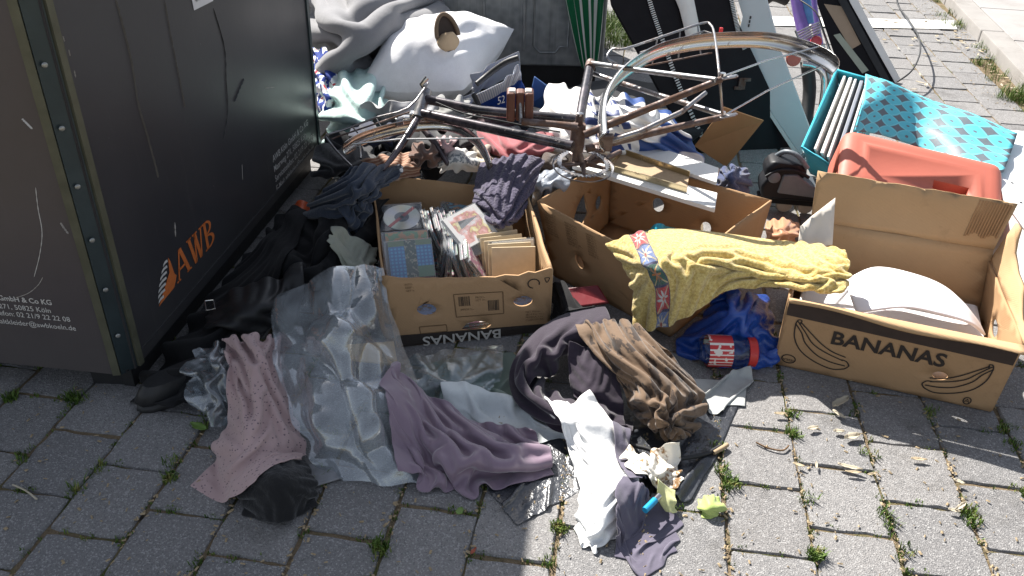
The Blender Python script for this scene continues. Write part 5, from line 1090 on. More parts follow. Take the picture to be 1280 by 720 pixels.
cloth('leg', None, None, [[(712, 430, .13), (738, 424, .15), (765, 412, .15)], [(712, 465, .09), (742, 462, .12), (772, 455, .12)], [(722, 500, .05), (745, 505, .07), (780, 500, .07)], [(735, 525, .02), (755, 530, .03), (782, 540, .025)]], M['aub'], (34, 40), (1.12, 1.12), parent=TRO, steps=70, anchor=(.04, .04, .03), k=2)
# brown patterned skirt
def m_leo():
    g = G('brown_patterned_cotton'); uv = g.co('UV'); n = g.noise(7, 4, .6, g.map(uv, (1, 1.3, 1))); c = g.mix(g.noise(40, 3), (.115, .072, .042), (.17, .11, .068)); c = g.mix(g.step(n, .53, .56), c, (.035, .022, .015)); d = g.vor(16, uv); c = g.mix(g.math('MULTIPLY', g.math('LESS_THAN', d, .2), .5), c, (.07, .045, .03))
    return g.fin(c, .85, 0, g.bump(g.noise(70, 4), .25, .005), .25, Sheen_Weight=.25)
cloth('brown_skirt', 'brown patterned cloth gathered at its elastic end, beside the dark purple trousers', 'skirt', [[(722, 400, .16), (755, 386, .20), (785, 386, .20), (815, 410, .17)], [(735, 432, .14), (770, 420, .20), (810, 422, .20), (848, 440, .14)], [(765, 465, .10), (800, 456, .18), (840, 458, .17), (880, 478, .10)], [(785, 492, .07), (815, 490, .15), (848, 495, .14), (882, 500, .08)], [(800, 510, .05), (822, 516, .11), (846, 522, .11), (872, 520, .05)], [(818, 520, .04), (835, 530, .07), (850, 534, .07), (864, 530, .04)]], m_leo(), (76, 76), (1.22, 1.22), lv=(5, 2, 1), steps=110, anchor=(.025, .025, .015), k=4, amp=.03, bend=.6)
# white sleeve with cup, small cloths in the sun
cloth('white_trousers', 'bright white cotton sleeve stretched over the black foil', 'garment', [[(684, 512, .05), (706, 504, .065), (732, 504, .05)], [(697, 540, .04), (726, 534, .08), (758, 530, .045)], [(716, 568, .03), (748, 565, .09), (784, 562, .045)], [(722, 602, .025), (757, 602, .1), (798, 596, .045)], [(724, 642, .02), (754, 644, .07), (786, 634, .03)], [(722, 674, .006), (745, 680, .012), (770, 664, .008)]], M['white_cloth'], (44, 76), (1.05, 1.06), steps=90, anchor=(.03, .03, .02), k=4, amp=.02)
cloth('grey_purple_cloth', 'small faded purple cloth spread on the sunny paving', 'cloth', [[(785, 615, .03), (805, 608, .05), (825, 615, .04)], [(768, 645, .02), (802, 640, .055), (846, 635, .03)], [(768, 672, .01), (800, 670, .045), (852, 658, .02)], [(775, 690, .006), (805, 712, .01), (838, 680, .008)]], fabric('faded_purple', (.105, .095, .13)), (46, 46), 1.24, steps=90, anchor=(.02, .02, .0), k=3, amp=.02)
cloth('purple_strip', 'narrow faded purple cloth between the white sleeve and stained tissue', 'cloth', [[(765, 540, .04), (785, 545, .04)], [(772, 575, .05), (795, 570, .05)], [(785, 610, .04), (808, 605, .04)]], bpy.data.materials['faded_purple'], (20, 30), 1.2, steps=50, anchor=(.03, .03, 0), k=3)
def m_tissue():
    g = G('stained_tissue'); c = g.mix(g.step(g.noise(26, 5, .7), .54, .62), (.74, .7, .62), (.26, .15, .07)); return g.fin(c, .9, 0, g.bump(g.noise(60, 4), .5, .006), .2)
cloth('stained_tissue', 'crumpled white tissue with brown stains on the black foil', 'tissue', [[(788, 572, .03), (812, 558, .06), (845, 562, .03)], [(785, 588, .04), (815, 580, .085), (850, 580, .04)], [(795, 605, .02), (822, 606, .045), (846, 602, .02)]], m_tissue(), (40, 34), 1.45, steps=70, anchor=(.03, .03, .02), k=5, amp=.02)
cloth('yellow_wrapper', 'pale yellow green paper wrapper next to the stained tissue', 'wrapper', [[(815, 608, .045), (832, 602, .05), (845, 612, .04)], [(820, 620, .045), (835, 618, .055), (846, 622, .04)], [(832, 632, .03), (838, 634, .035), (844, 634, .03)]], fabric('yellow_paper', (.55, .55, .26), rough=.6), (16, 16), .97, steps=40, anchor=(.05, .05, .03), k=2)
cloth('green_wrapper', 'small light green leaf lying alone on the sunny paving', 'leaf', [[(874, 620, .02), (886, 614, .03), (898, 618, .03)], [(875, 634, .015), (890, 630, .045), (908, 630, .02)], [(880, 645, .005), (895, 644, .008), (911, 633, .006)]], fabric('light_green_leaf', (.36, .45, .13), rough=.5), (18, 18), .93, steps=30, anchor=(.06, .06, .05), k=2, amp=.006)
LG = thing('lighter', 'small bright blue lighter lying beside the faded purple cloth', 'lighter', W(814, 632, .05))
lu = unit(W(822, 622, .05)-W(806, 638, .05)); obj('body', MB().tube([W(806, 638, .05), W(819, 625, .05)], .0075, 12), simple('blue_plastic', (.02, .28, .5), .25, .1), LG, smooth=50); obj('cap', MB().tube([W(819, 625, .05), W(824, 620, .05)], .0078, 12), M['chrome'], LG, smooth=50)
o = obj('cable', MB().tube([W(*p) for p in [(780, 538, .05), (790, 555, .03), (812, 562, .03), (830, 574, .025), (860, 572, .02), (885, 566, .012), (902, 557, .01)]], .0055, 8, sub=6), M['black_rubber'], smooth=60); tag(o, 'short black cable lying across the black foil', 'cable')
o = obj('twig', MB().tube([W(*p) for p in [(892, 566, .01), (903, 560, .012), (909, 556, .01)]], .006, 7, sub=3), M['raw_wood'], smooth=60); tag(o, 'short thick twig at the end of the black cable', 'twig')
PLt = thing('plastic_cup', 'white plastic lid lying on the white shirt', 'lid', W(715, 520, .06))
# yellow towel
def m_towel():
    g = G('yellow_towel'); s = g.sep(g.co('UV')); n = g.noise(130, 4, .7)
    base = g.mix(g.step(n, .32, .68), (.46, .29, .05), (.86, .7, .28)); u = g.math('SUBTRACT', s[1], g.math('ADD', .11, g.math('MULTIPLY', s[0], .03))); w = .075
    uu = g.math('DIVIDE', u, w); vv = g.math('MULTIPLY', s[0], 4.6); cell = g.math('FLOOR', vv); fv = g.math('SUBTRACT', g.math('FRACT', vv), .5); fu = g.math('SUBTRACT', uu, .5)
    r = g.math('SQRT', g.math('ADD', g.math('MULTIPLY', fu, fu), g.math('MULTIPLY', fv, fv))); a = g.math('ARCTAN2', fv, fu); star = g.math('LESS_THAN', r, g.math('ADD', .24, g.math('MULTIPLY', g.math('COSINE', g.math('MULTIPLY', a, 8)), .12)))
    par = g.math('MODULO', cell, 3); c1 = g.ramp(g.math('DIVIDE', par, 3), [(0, (.45, .06, .06)), (.3, (.16, .22, .42)), (.6, (.06, .13, .1))], 'CONSTANT'); c2 = g.ramp(g.math('DIVIDE', par, 3), [(0, (.5, .52, .5)), (.3, (.68, .62, .5)), (.6, (.5, .2, .06))], 'CONSTANT')
    c1 = g.mix(g.math('LESS_THAN', g.math('ABSOLUTE', g.math('SUBTRACT', g.math('ABSOLUTE', fu), g.math('ABSOLUTE', fv))), .045), c1, (.5, .4, .22)); band = g.mix(star, c1, c2); band = g.mix(g.math('LESS_THAN', r, .09), band, (.5, .1, .06)); band = g.mix(g.math('GREATER_THAN', g.math('MAXIMUM', g.math('ABSOLUTE', fu), g.math('ABSOLUTE', fv)), .45), band, (.06, .06, .12))
    inb = g.math('MULTIPLY', g.math('GREATER_THAN', uu, 0), g.math('LESS_THAN', uu, 1)); c = g.mix(inb, base, band)
    return g.fin(c, .95, 0, g.bump(g.math('ADD', n, g.math('MULTIPLY', g.noise(420, 2), .6)), .9, .006), .15, Sheen_Weight=.5)
tw = [[(758, 305, .235), (800, 286, .27), (850, 282, .27), (905, 290, .265), (960, 297, .26), (1010, 302, .28), (1056, 312, .29)],
      [(775, 325, .21), (808, 312, .27), (850, 305, .28), (905, 308, .27), (960, 318, .26), (1010, 322, .28), (1060, 328, .285)],
      [(787, 350, .17), (820, 335, .25), (858, 325, .27), (905, 325, .26), (960, 335, .25), (1012, 340, .275), (1060, 342, .28)],
      [(792, 378, .12), (830, 368, .18), (868, 350, .23), (908, 340, .235), (962, 345, .235), (1012, 350, .265), (1056, 352, .27)],
      [(795, 408, .065), (822, 415, .06), (862, 396, .12), (906, 360, .20), (960, 354, .22), (1012, 360, .25), (1052, 362, .26)]]
cloth('yellow_towel', 'yellow towelling bath towel with patterned border draped between two cartons', 'towel', tw, m_towel(), (110, 56), (1.22, 1.12), thick=.007, steps=110, anchor=(.03, .03, .05), floor=False, k=3, amp=.035, bend=.6, grav=.0002, st=False, lv=(5, 2, 1), wrk=1.01)
# things seen round the cartons
cloth('turquoise_bag', 'crumpled turquoise plastic bag inside the empty carton', 'plastic bag', [[(800, 290, .12), (825, 280, .18), (855, 285, .12)], [(800, 305, .1), (830, 300, .15), (860, 305, .1)]], m_bag('turquoise_film', (.03, .4, .55)), (24, 18), 1.3, steps=40, floor=False, anchor=(.05, .05, .05), thick=.001, st=False)
cloth('blue_bag', 'dark blue plastic bag under the corner of the empty carton', 'plastic bag', [[(905, 362, .16), (930, 362, .17), (955, 365, .13)], [(880, 390, .08), (925, 390, .16), (968, 395, .1)], [(850, 420, .03), (915, 425, .07), (970, 430, .06)], [(855, 445, .01), (910, 450, .03), (968, 455, .02)]], m_bag('blue_film', (.012, .06, .3)), (40, 44), 1.35, steps=70, floor=False, anchor=(.03, .03, .04), thick=.001, k=5)
# jar
JR = thing('glass_jar', 'empty glass jar with red label and red lid lying on its side', 'jar', W(912, 460))
j0, j1 = W(874, 438, .048), W(944, 440, .048); jd = unit(j1-j0); jl = np.linalg.norm(j1-j0)
def m_glass():
    g = G('jar_glass'); t = g.t; tr = g.n('ShaderNodeBsdfTransparent'); tr.inputs[0].default_value = (.88, .92, .9, 1); gl = g.n('ShaderNodeBsdfGlossy'); gl.inputs[1].default_value = .05; fr = g.n('ShaderNodeLayerWeight'); fr.inputs[0].default_value = .5; mx = g.n('ShaderNodeMixShader')
    g.set(mx.inputs[0], g.math('ADD', g.math('POWER', fr.outputs[1], 4), .05)); t.links.new(tr.outputs[0], mx.inputs[1]); t.links.new(gl.outputs[0], mx.inputs[2]); t.links.new(mx.outputs[0], g.o.inputs[0]); return g.m
jr = .044
jgl = obj('glass_body', MB().lathe([(.001, 0), (jr*.8, .001), (jr, .01), (jr, jl*.7), (jr*.93, jl*.78), (jr*.86, jl*.82), (jr*.86, jl*.88)], j0, jd, 28, cap=False), m_glass(), JR, smooth=50)
obj('lid', MB().lathe([(jr*.9, jl*.84), (jr*.95, jl*.85), (jr*.95, jl*.98), (jr*.86, jl), (.001, jl)], j0, jd, 28, cap=False), simple('red_lid', (.5, .035, .03), .35, .12), JR, smooth=40)
def m_label():
    g = G('jar_label'); v = g.co(); d = g.sep(g.map(v, (1, 1, 1)))[0]; s = g.math('FRACT', g.math('MULTIPLY', g.sep(v)[2], 90)); c = g.mix(g.math('MULTIPLY', g.math('GREATER_THAN', s, .7), g.math('GREATER_THAN', g.sep(v)[2], .03)), (.48, .03, .03), (.7, .66, .6)); c = g.mix(g.step(g.noise(35, 2), .6, .63), c, (.68, .62, .55)); return g.fin(c, .45)
obj('label', MB().lathe([(jr+.0008, .02), (jr+.0008, jl*.55)], j0, jd, 28, cap=False), m_label(), jgl, smooth=50)
cloth('lace_cloth', 'grey and white lacy cloth on the black foil beside the jar', 'cloth', [[(872, 470, .03), (905, 460, .04), (938, 460, .025)], [(868, 485, .03), (902, 480, .045), (940, 478, .02)], [(872, 505, .015), (900, 505, .03), (925, 500, .015)]], fabric('lace_grey', (.36, .37, .36), var=.7), (34, 26), 1.25, steps=60, anchor=(.03, .03, 0), k=4)
o = slab([W(707, 362, .06), W(725, 385, .04), W(762, 380, .05), W(748, 358, .08)], .01, 'red_tray', simple('dark_red_plastic_tray', (.16, .01, .015), .35, .1)); tag(o, 'dark red plastic tray edge under the empty carton', 'tray')
cloth('dark_clothes', 'black garment squeezed between the CD carton and the empty carton', 'garment', [[(690, 345, .08), (705, 350, .1), (720, 365, .08)], [(690, 375, .06), (710, 380, .1), (740, 390, .08)], [(685, 410, .02), (710, 412, .05), (735, 415, .03)]], M['black_cloth'], (24, 26), 1.25, steps=50, anchor=(.04, .04, .02), k=3)
cloth('grey_bag', 'bluish grey plastic bag between the CD carton and the empty carton', 'plastic bag', [[(662, 215, .25), (690, 208, .27), (720, 212, .26)], [(662, 232, .24), (685, 226, .27), (708, 228, .25)], [(668, 250, .18), (680, 246, .2), (690, 246, .19)]], m_bag('grey_blue_film', (.3, .33, .38), .3), (26, 24), 1.3, steps=50, anchor=(.05, .05, .05), floor=False, thick=.002, k=3, st=False)
cloth('brown_scraps', 'rust brown papery onion skins by the inline skate', 'scraps', [[(960, 272, .04), (980, 268, .06), (1000, 275, .04)], [(958, 288, .04), (980, 285, .07), (1000, 290, .04)], [(962, 302, .02), (980, 304, .03), (998, 304, .02)]], fabric('onion_skin', (.42, .2, .1), var=.5, rough=.5), (26, 26), 1.18, pct=45, steps=60, anchor=(.04, .04, .04), k=5)
cloth('blue_cloth', 'dark blue crumpled cloth between white bag and inline skate', 'cloth', [[(900, 210, .20), (915, 203, .24), (935, 208, .2)], [(897, 222, .18), (915, 218, .24), (940, 222, .18)], [(898, 236, .14), (918, 236, .18), (938, 238, .13)]], fabric('dark_blue_cotton', (.045, .06, .13), wr=80, bump=.5), (30, 28), 1.15, pct=45, steps=60, anchor=(.04, .04, .05), floor=False, k=4, st=False)
# ---------------- the heap behind, from back to front
def pillow(c, u, v, lu_, lv_, th, name, label, cat, mat, seed, dent=.02, n=46):
    u, v, w = frame_from(u, v); r_ = np.random.default_rng(seed); X = []; a = np.linspace(-1, 1, n); U, V_ = np.meshgrid(a, a, indexing='ij')
    prof = ((1-np.abs(U)**2.6)*(1-np.abs(V_)**2.6)).clip(0)**.55; nz = fnoise(r_, n, n, 2.2)*dent+fnoise(r_, n, n, 6)*dent*.35; sh = 1-.09*(V_**2); shv = 1-.09*(U**2); mb = MB()
    for sg in (1, -1): mb.grid(np.array(c)+(U*lu_*sh)[..., None]*u+(V_*lv_*shv)[..., None]*v+(sg*(th*prof+nz*prof)+fnoise(r_, n, n, 1)*.01)[..., None]*w)
    o = obj(name, mb, mat, smooth=180); tag(o, label, cat); return o
M['pillow'] = fabric('white_pillowcase', (.72, .72, .74), wr=20, bump=.35, dirt=.1); M['duvet'] = fabric('grey_quilt', (.19, .19, .2), wr=14, bump=.4)
PQ = (W(432, 120, .29), W(585, 122, .27), W(662, 30, .42), W(492, 30, .42)); n_ = 54; r_ = np.random.default_rng(5); aa_ = np.linspace(0, 1, n_)
U2, V2 = np.meshgrid(aa_*2-1, aa_*2-1, indexing='ij'); prof = ((1-np.abs(U2)**2.4)*(1-np.abs(V2)**2.4)).clip(0)**.6; Xb = np.array([[wallpt(PQ, s+.0*t, t) for t in aa_] for s in aa_]); Xc = Xb.mean((0, 1)); sq_ = np.array([[wallpt(PQ, .5+(s-.5)*math.sqrt(1-.3*(2*t-1)**2), .5+(t-.5)*math.sqrt(1-.3*(2*s-1)**2)) for t in aa_] for s in aa_]); Xb = sq_; wn = unit(np.cross(PQ[1]-PQ[0], PQ[3]-PQ[0]))
pin = .10*(U2**2*V2**2); Xb = Xb+(Xb.mean((0, 1))-Xb)*(.12*(np.abs(U2)**2*(1-V2**2)+np.abs(V2)**2*(1-U2**2)))[..., None]
wr_ = fnoise(r_, n_, n_, 1.6)*.028+fnoise(r_, n_, n_, 4)*.018+np.sin(9*np.arctan2(V2-1.1, U2+1.1)*2)*.006*np.exp(-((U2+1)**2+(V2-1)**2)); mb = MB()
for sg in (1, -1): mb.grid(Xb+(sg*.15*prof+wr_*(.35+.65*prof))[..., None]*wn)
o = obj('pillow', mb, M['pillow'], smooth=180); tag(o, 'large white pillow lying on top of the heap', 'pillow')
cloth('grey_quilt', 'thick grey quilt piled up behind the white pillow', 'quilt', [[(370, -60, .66), (430, -60, .68), (490, -60, .68), (565, -55, .6)], [(375, -20, .58), (430, -15, .62), (490, -15, .62), (562, -12, .54)], [(385, 20, .48), (425, 22, .57), (490, 20, .57), (555, 18, .47)], [(390, 58, .38), (425, 60, .48), (465, 46, .49), (530, 38, .42)], [(396, 88, .30), (426, 96, .34), (448, 78, .38), (490, 66, .36)]], M['duvet'], (50, 50), 1.08, z0=-.06, steps=80, anchor=(.04, .04, .06), floor=False, thick=.03, k=2, amp=.06, bend=.9, span=5, st=False)
SL = thing('slipper', 'tan and black clog slipper lying on the white pillow', 'slipper', W(556, 50, .47))
M['tan'] = simple('tan_suede', (.48, .35, .22), .8, .12, 30, bump=.2)
p_, q_ = W(561, 65, .43), W(551, 19, .56); dd = q_-p_; sd = unit(np.cross(dd, [0, 0, 1])); upn = unit(np.cross(sd, dd))
if upn@(CC-p_) < 0: upn = -upn
obj('sole', MB().prism([p_+dd*(.5-.5*math.cos(t))+sd*.045*math.sin(t)*(1+.15*math.cos(t)) for t in np.linspace(0, 2*math.pi, 22)[:-1]], upn*.012), simple('dark_insole', (.05, .035, .028), .8, .2), SL, bevel=.003)
obj('collar', MB().tube([p_+dd*(.5-.5*math.cos(t))+sd*.047*math.sin(t)*(1+.15*math.cos(t))+upn*.022 for t in np.linspace(1.35, 2*math.pi-1.35, 22)], .0085, 8), simple('brown_lining', (.16, .11, .07), .8, .2), SL, smooth=60)
X = np.array([[p_+dd*(.02+.46*s)+sd*.045*(math.sin(math.pi*min(.95, .12+.75*s))*1.05)*math.cos(t)+upn*(.012+.034*math.sin(t)*(.35+.75*s)) for t in np.linspace(0, math.pi, 12)] for s in np.linspace(0, 1, 8)]); obj('vamp', MB().grid(X), M['tan'], SL, smooth=180, solid=.005)
cloth('blue_white_cloth', 'blue, white and red printed cloth hanging beside the bin', 'cloth', [[(388, 58, .36), (402, 58, .4), (420, 70, .38)], [(388, 95, .28), (405, 92, .34), (422, 98, .33)], [(392, 138, .16), (405, 132, .25), (418, 125, .26)]], (lambda g: g.fin(g.ramp(g.noise(5, 3, .5, g.co('UV')), [(.3, (.02, .04, .2)), (.47, (.03, .07, .32)), (.5, (.72, .72, .74)), (.58, (.72, .72, .74)), (.61, (.5, .03, .05))], 'CONSTANT'), .85, 0, g.bump(g.noise(50, 4), .3, .005), .2))(G('blue_white_print')), (26, 36), 1.3, steps=50, anchor=(.04, .04, .05), floor=False, k=3, st=False)
cloth('mint_bag', 'pale mint green carrier bag in front of the grey quilt', 'bag', [[(402, 88, .32), (435, 76, .36), (468, 86, .33), (480, 98, .3)], [(402, 120, .26), (435, 112, .34), (470, 118, .32), (482, 122, .27)], [(402, 150, .18), (435, 150, .27), (470, 148, .26), (482, 148, .2)], [(405, 178, .1), (435, 182, .15), (468, 178, .15), (480, 172, .13)]], m_bag('mint_film', (.5, .66, .63), .5, 12, .5, .3), (40, 40), 1.14, steps=60, anchor=(.04, .04, .05), floor=False, thick=.002, k=3, amp=.03, st=False)
cloth('white_mattress_cover', 'pale grey sheet bunched under the white pillow', 'sheet', [[(455, 125, .34), (500, 128, .36), (560, 125, .34), (600, 110, .3)], [(470, 150, .25), (510, 150, .3), (560, 145, .28), (590, 130, .24)], [(480, 170, .18), (520, 172, .2), (560, 165, .2), (590, 150, .18)]], fabric('pale_grey_sheet', (.42, .42, .43)), (36, 26), 1.2, steps=50, anchor=(.05, .05, .05), floor=False, k=3, st=False)
# blue and white laundry-powder bag with handle
SB = thing('shopping_bag', 'white and blue plastic carrier with black handle beside the white pillow', 'bag', W(625, 150))
def m_shop():
    g = G('blue_white_bag'); s = g.sep(g.co('UV')); c = g.mix(g.math('GREATER_THAN', g.math('FRACT', g.math('MULTIPLY', s[1], 26)), .55), (.62, .64, .68), (.3, .36, .5)); c = g.mix(g.math('GREATER_THAN', s[0], .42), c, (.02, .06, .3)); c = g.mix(g.math('GREATER_THAN', s[0], .93), c, (.6, .62, .65)); return g.fin(c, .4, 0, g.bump(g.noise(24, 4), .3, .006), .4)
cloth('front_face', None, None, [[(592, 118, .38), (630, 98, .44), (648, 78, .5)], [(598, 132, .31), (632, 115, .36), (652, 100, .42)], [(606, 146, .24), (640, 138, .28), (662, 125, .34)]], m_shop(), (26, 22), 1.04, parent=SB, steps=30, anchor=(.08, .08, .08), floor=False, thick=.004, st=False)
cloth('back_face', None, None, [[(590, 95, .38), (615, 78, .44), (648, 62, .48)], [(592, 118, .28), (615, 105, .32), (655, 85, .36)]], fabric('bag_inside', (.3, .31, .34)), (20, 16), 1.04, parent=SB, steps=20, anchor=(.08, .08, .08), floor=False, thick=.004, st=False)
obj('handle', MB().tube([W(596, 105, .40), W(612, 92, .43), (W(632, 78, .48)), W(648, 72, .50)], .011, 8, sub=4), M['black_rubber'], SB, smooth=60)
uu_ = unit(W(645, 122, .35)-W(615, 132, .35)); text('52', .04, W(617, 131, .345), uu_, unit(np.array([0, .35, 1.0])), M['print_white'], SB, lift=.02)
obj('strap', MB().tube([W(592, 118, .38), W(600, 140, .33), W(585, 150, .3), W(570, 148, .28)], .01, 8, sub=4), M['black_rubber'], SB, smooth=60)
o = slab([W(660, 132, .28), W(668, 96, .40), W(690, 112, .36), W(682, 138, .26)], .012, 'book', (lambda g: g.fin(g.ramp(g.sep(g.co('UV') if False else g.co())[0], [(.0, (.05, .12, .3)), (.5, (.55, .45, .05))], 'CONSTANT'), .5))(G('yellow_blue_cover'))); tag(o, 'thin yellow and blue book standing behind the bicycle pedal', 'book')
cloth('dark_heap', 'dark blankets bundled underneath the bicycle frame', 'blanket', [[(420, 175, .2), (520, 160, .22), (620, 140, .22), (760, 95, .22), (860, 110, .1)], [(410, 200, .2), (520, 190, .24), (620, 170, .24), (760, 130, .24), (880, 150, .1)], [(430, 225, .18), (520, 210, .22), (620, 200, .22), (745, 180, .22), (850, 190, .08)]], M['dark_cloth'], (60, 40), 1.2, steps=50, anchor=(.05, .05, .05), floor=False, k=4, st=False)
def m_wbag():
    g = G('white_bag_blue_print'); uv = g.co('UV'); s = g.sep(uv); r, q = s[0], s[1]
    blk = g.math('MULTIPLY', g.math('GREATER_THAN', g.math('FRACT', g.math('MULTIPLY', r, 8.5)), .5), g.math('GREATER_THAN', g.math('FRACT', g.math('ADD', g.math('MULTIPLY', q, 10), g.math('MULTIPLY', g.math('FLOOR', g.math('MULTIPLY', r, 8.5)), .37))), .3))
    reg = g.math('MULTIPLY', g.math('GREATER_THAN', q, .3), g.math('LESS_THAN', q, .56)); c = g.mix(g.math('MULTIPLY', blk, reg), (.72, .71, .69), (.03, .05, .16))
    big = g.math('MULTIPLY', g.step(g.noise(2.6, 1, .4, uv), .47, .49), g.math('GREATER_THAN', q, .6)); c = g.mix(big, c, (.03, .07, .22))
    return g.fin(c, .5, 0, g.bump(g.noise(16, 5), .5, .01), .35)
cloth('white_bag', 'big white plastic sack with blue print under the rear mudguard', 'plastic sack', [[(690, 98, .40), (735, 108, .42), (790, 118, .42), (835, 135, .34)], [(680, 125, .36), (735, 130, .41), (800, 140, .41), (850, 158, .32)], [(674, 155, .3), (735, 158, .36), (810, 162, .36), (868, 178, .26)], [(668, 185, .22), (735, 190, .28), (815, 188, .28), (885, 202, .2)], [(680, 205, .18), (740, 205, .2), (820, 208, .2), (892, 215, .16)]], m_wbag(), (56, 46), 1.16, steps=70, anchor=(.03, .03, .05), floor=False, thick=.002, k=3, amp=.03, st=False)
cloth('red_cloth', 'dusky red cloth spread below the bicycle down tube', 'cloth', [[(595, 158, .30), (640, 160, .33), (700, 162, .3)], [(600, 178, .28), (640, 182, .32), (690, 182, .28)], [(615, 195, .25), (640, 198, .28), (680, 195, .25)]], fabric('dusky_red', (.3, .075, .085)), (34, 24), 1.15, steps=50, anchor=(.04, .04, .05), floor=False, k=3, st=False)
cloth('white_pouch', 'small white pouch with grey print lying behind the CD carton', 'pouch', [[(550, 190, .29), (572, 180, .32), (596, 188, .29)], [(546, 202, .27), (572, 196, .325), (600, 202, .27)], [(550, 212, .24), (572, 212, .25), (598, 212, .24)]], (lambda g: g.fin(g.mix(g.math('MULTIPLY', g.math('LESS_THAN', g.math('ABSOLUTE', g.math('SUBTRACT', g.sep(g.co('UV'))[0], .45)), .14), g.step(g.noise(14, 3, .6, g.co('UV')), .48, .52)), (.66, .65, .62), (.2, .22, .24)), .7, 0, g.bump(g.noise(40, 3), .3, .005), .3))(G('pouch_print')), (24, 22), 1.0, pct=45, steps=40, anchor=(.05, .05, .05), floor=False, st=False)
rb_ = random.Random(31)
for nm, lb, ct, px, py, z, rx, ry, col in (('brown_strap', 'rust brown leather strap bundle under the bicycle fork', 'strap', 535, 188, .29, 22, 14, (.12, .06, .04)), ('pink_sock', 'dusty pink sock under the front mudguard', 'sock', 558, 178, .3, 13, 11, (.45, .3, .31)), ('black_bundle', 'black bundled cloth under the front mudguard', 'cloth', 560, 172, .27, 45, 16, (.01, .01, .012)), ('navy_bundle', 'navy blue bundle beneath the bicycle head tube', 'cloth', 480, 165, .25, 42, 16, (.02, .025, .05)), ('grey_bundle', 'dark grey bundle below the bicycle pedal', 'cloth', 635, 172, .25, 40, 18, (.06, .06, .065)), ('brown_bundle', 'dark brown bundle next to the chainring', 'cloth', 680, 200, .24, 30, 12, (.06, .04, .03)), ('black_coat', 'black coat stuffed between the bin and the front carrier', 'coat', 430, 195, .24, 38, 20, (.007, .007, .009)), ('maroon_bundle', 'dark maroon bundle behind the bicycle top tube', 'cloth', 590, 145, .26, 50, 14, (.05, .02, .025)), ('grey_pouch', 'mottled grey pouch behind the bicycle head tube', 'pouch', 560, 132, .3, 30, 16, (.22, .22, .21))):
    cloth(nm, lb, ct, [[(px+dx*rx, py+dy*ry, z+.05*(1-dx*dx)*(1-.6*dy*dy)+.02*-dy) for dx in (-1, -.35, .35, 1)] for dy in (-1, -.2, .5, 1)], fabric(nm+'_cloth', col, wr=60, bump=.4), (28, 24), 1.12, pct=45, steps=50, anchor=(.04, .04, .05), floor=False, k=4, st=False, lv=(2, 1))
cloth('beige_cloth', 'beige cloth bundle behind the CD carton next to the white trainer', 'cloth', [[(590, 185, .28), (605, 180, .3), (620, 190, .27)], [(590, 205, .24), (608, 200, .29), (622, 208, .24)]], fabric('beige_cotton', (.4, .34, .27)), (20, 18), 1.3, steps=40, anchor=(.05, .05, .05), floor=False, st=False)
cloth('striped_cloth', 'terracotta striped cloth under the bicycle fork', 'cloth', [[(450, 200, .27), (485, 188, .3), (515, 185, .28)], [(455, 212, .25), (490, 205, .29), (520, 202, .27)], [(470, 222, .23), (495, 218, .26), (525, 214, .24)]], (lambda g: g.fin(g.mix(g.math('GREATER_THAN', g.math('SINE', g.math('MULTIPLY', g.sep(g.co('UV'))[0], 60)), .2), (.24, .12, .08), (.38, .26, .19)), .9, 0, g.bump(g.noise(60, 3), .3, .004), .2))(G('terracotta_stripe')), (26, 20), 1.15, steps=40, anchor=(.05, .05, .05), floor=False, st=False)
# dark blue shirt over the edge, purple top over the CD box
cloth('blue_shirt', 'dark blue crumpled shirt hanging from the left rear corner of the CD carton', 'shirt', [[(432, 212, .33), (458, 202, .36), (480, 202, .35), (505, 200, .31)], [(405, 235, .27), (438, 228, .34), (465, 226, .34), (490, 222, .31)], [(378, 255, .2), (420, 252, .28), (450, 248, .29), (470, 238, .29)], [(385, 268, .16), (425, 275, .22), (445, 272, .22), (460, 255, .25)], [(410, 278, .13), (428, 305, .13), (440, 300, .13), (448, 275, .18)]], fabric('dark_blue_shirt', (.03, .04, .062), wr=70, bump=.45), (64, 64), 1.42, lv=(4, 2, 1), steps=90, anchor=(.025, .025, .04), floor=False, k=4, amp=.03, bend=.5, st=False)
cloth('orange_bag', 'bright orange red plastic scrap under the bin edge', 'plastic scrap', [[(362, 256, .10), (376, 250, .13), (390, 254, .1)], [(360, 270, .08), (376, 268, .12), (390, 270, .09)], [(364, 278, .06), (376, 280, .07), (388, 278, .06)]], m_bag('orange_film', (.6, .09, .02), .4), (16, 16), 1.2, steps=30, anchor=(.05, .05, .05), floor=False, thick=.001, st=False)
def m_lace():
    g = G('violet_lace'); c = g.mix(g.noise(9, 4), (.10, .085, .145), (.16, .135, .22)); d = g.step(g.vor(120), .2, .4); c = g.mix(g.math('MULTIPLY', d, .35), (.035, .03, .055), c) ; return g.fin(c, .85, 0, g.bump(g.math('ADD', g.noise(55, 4), g.vor(120)), .5, .005), .2, Sheen_Weight=.25)
cloth('violet_top', 'violet lace top draped over the rear edge of the CD carton', 'top', [[(602, 200, .30), (628, 192, .33), (655, 188, .34), (682, 196, .31)], [(594, 222, .275), (622, 215, .31), (650, 212, .315), (672, 216, .29)], [(592, 245, .245), (618, 240, .285), (645, 238, .285), (664, 240, .26)], [(598, 262, .22), (620, 270, .235), (640, 268, .24), (656, 258, .235)], [(604, 272, .2), (622, 282, .2), (638, 276, .21), (650, 266, .215)]], m_lace(), (60, 60), (1.16, 1.22), steps=100, anchor=(.025, .025, .05), floor=False, k=4, amp=.025, bend=.5, st=False)
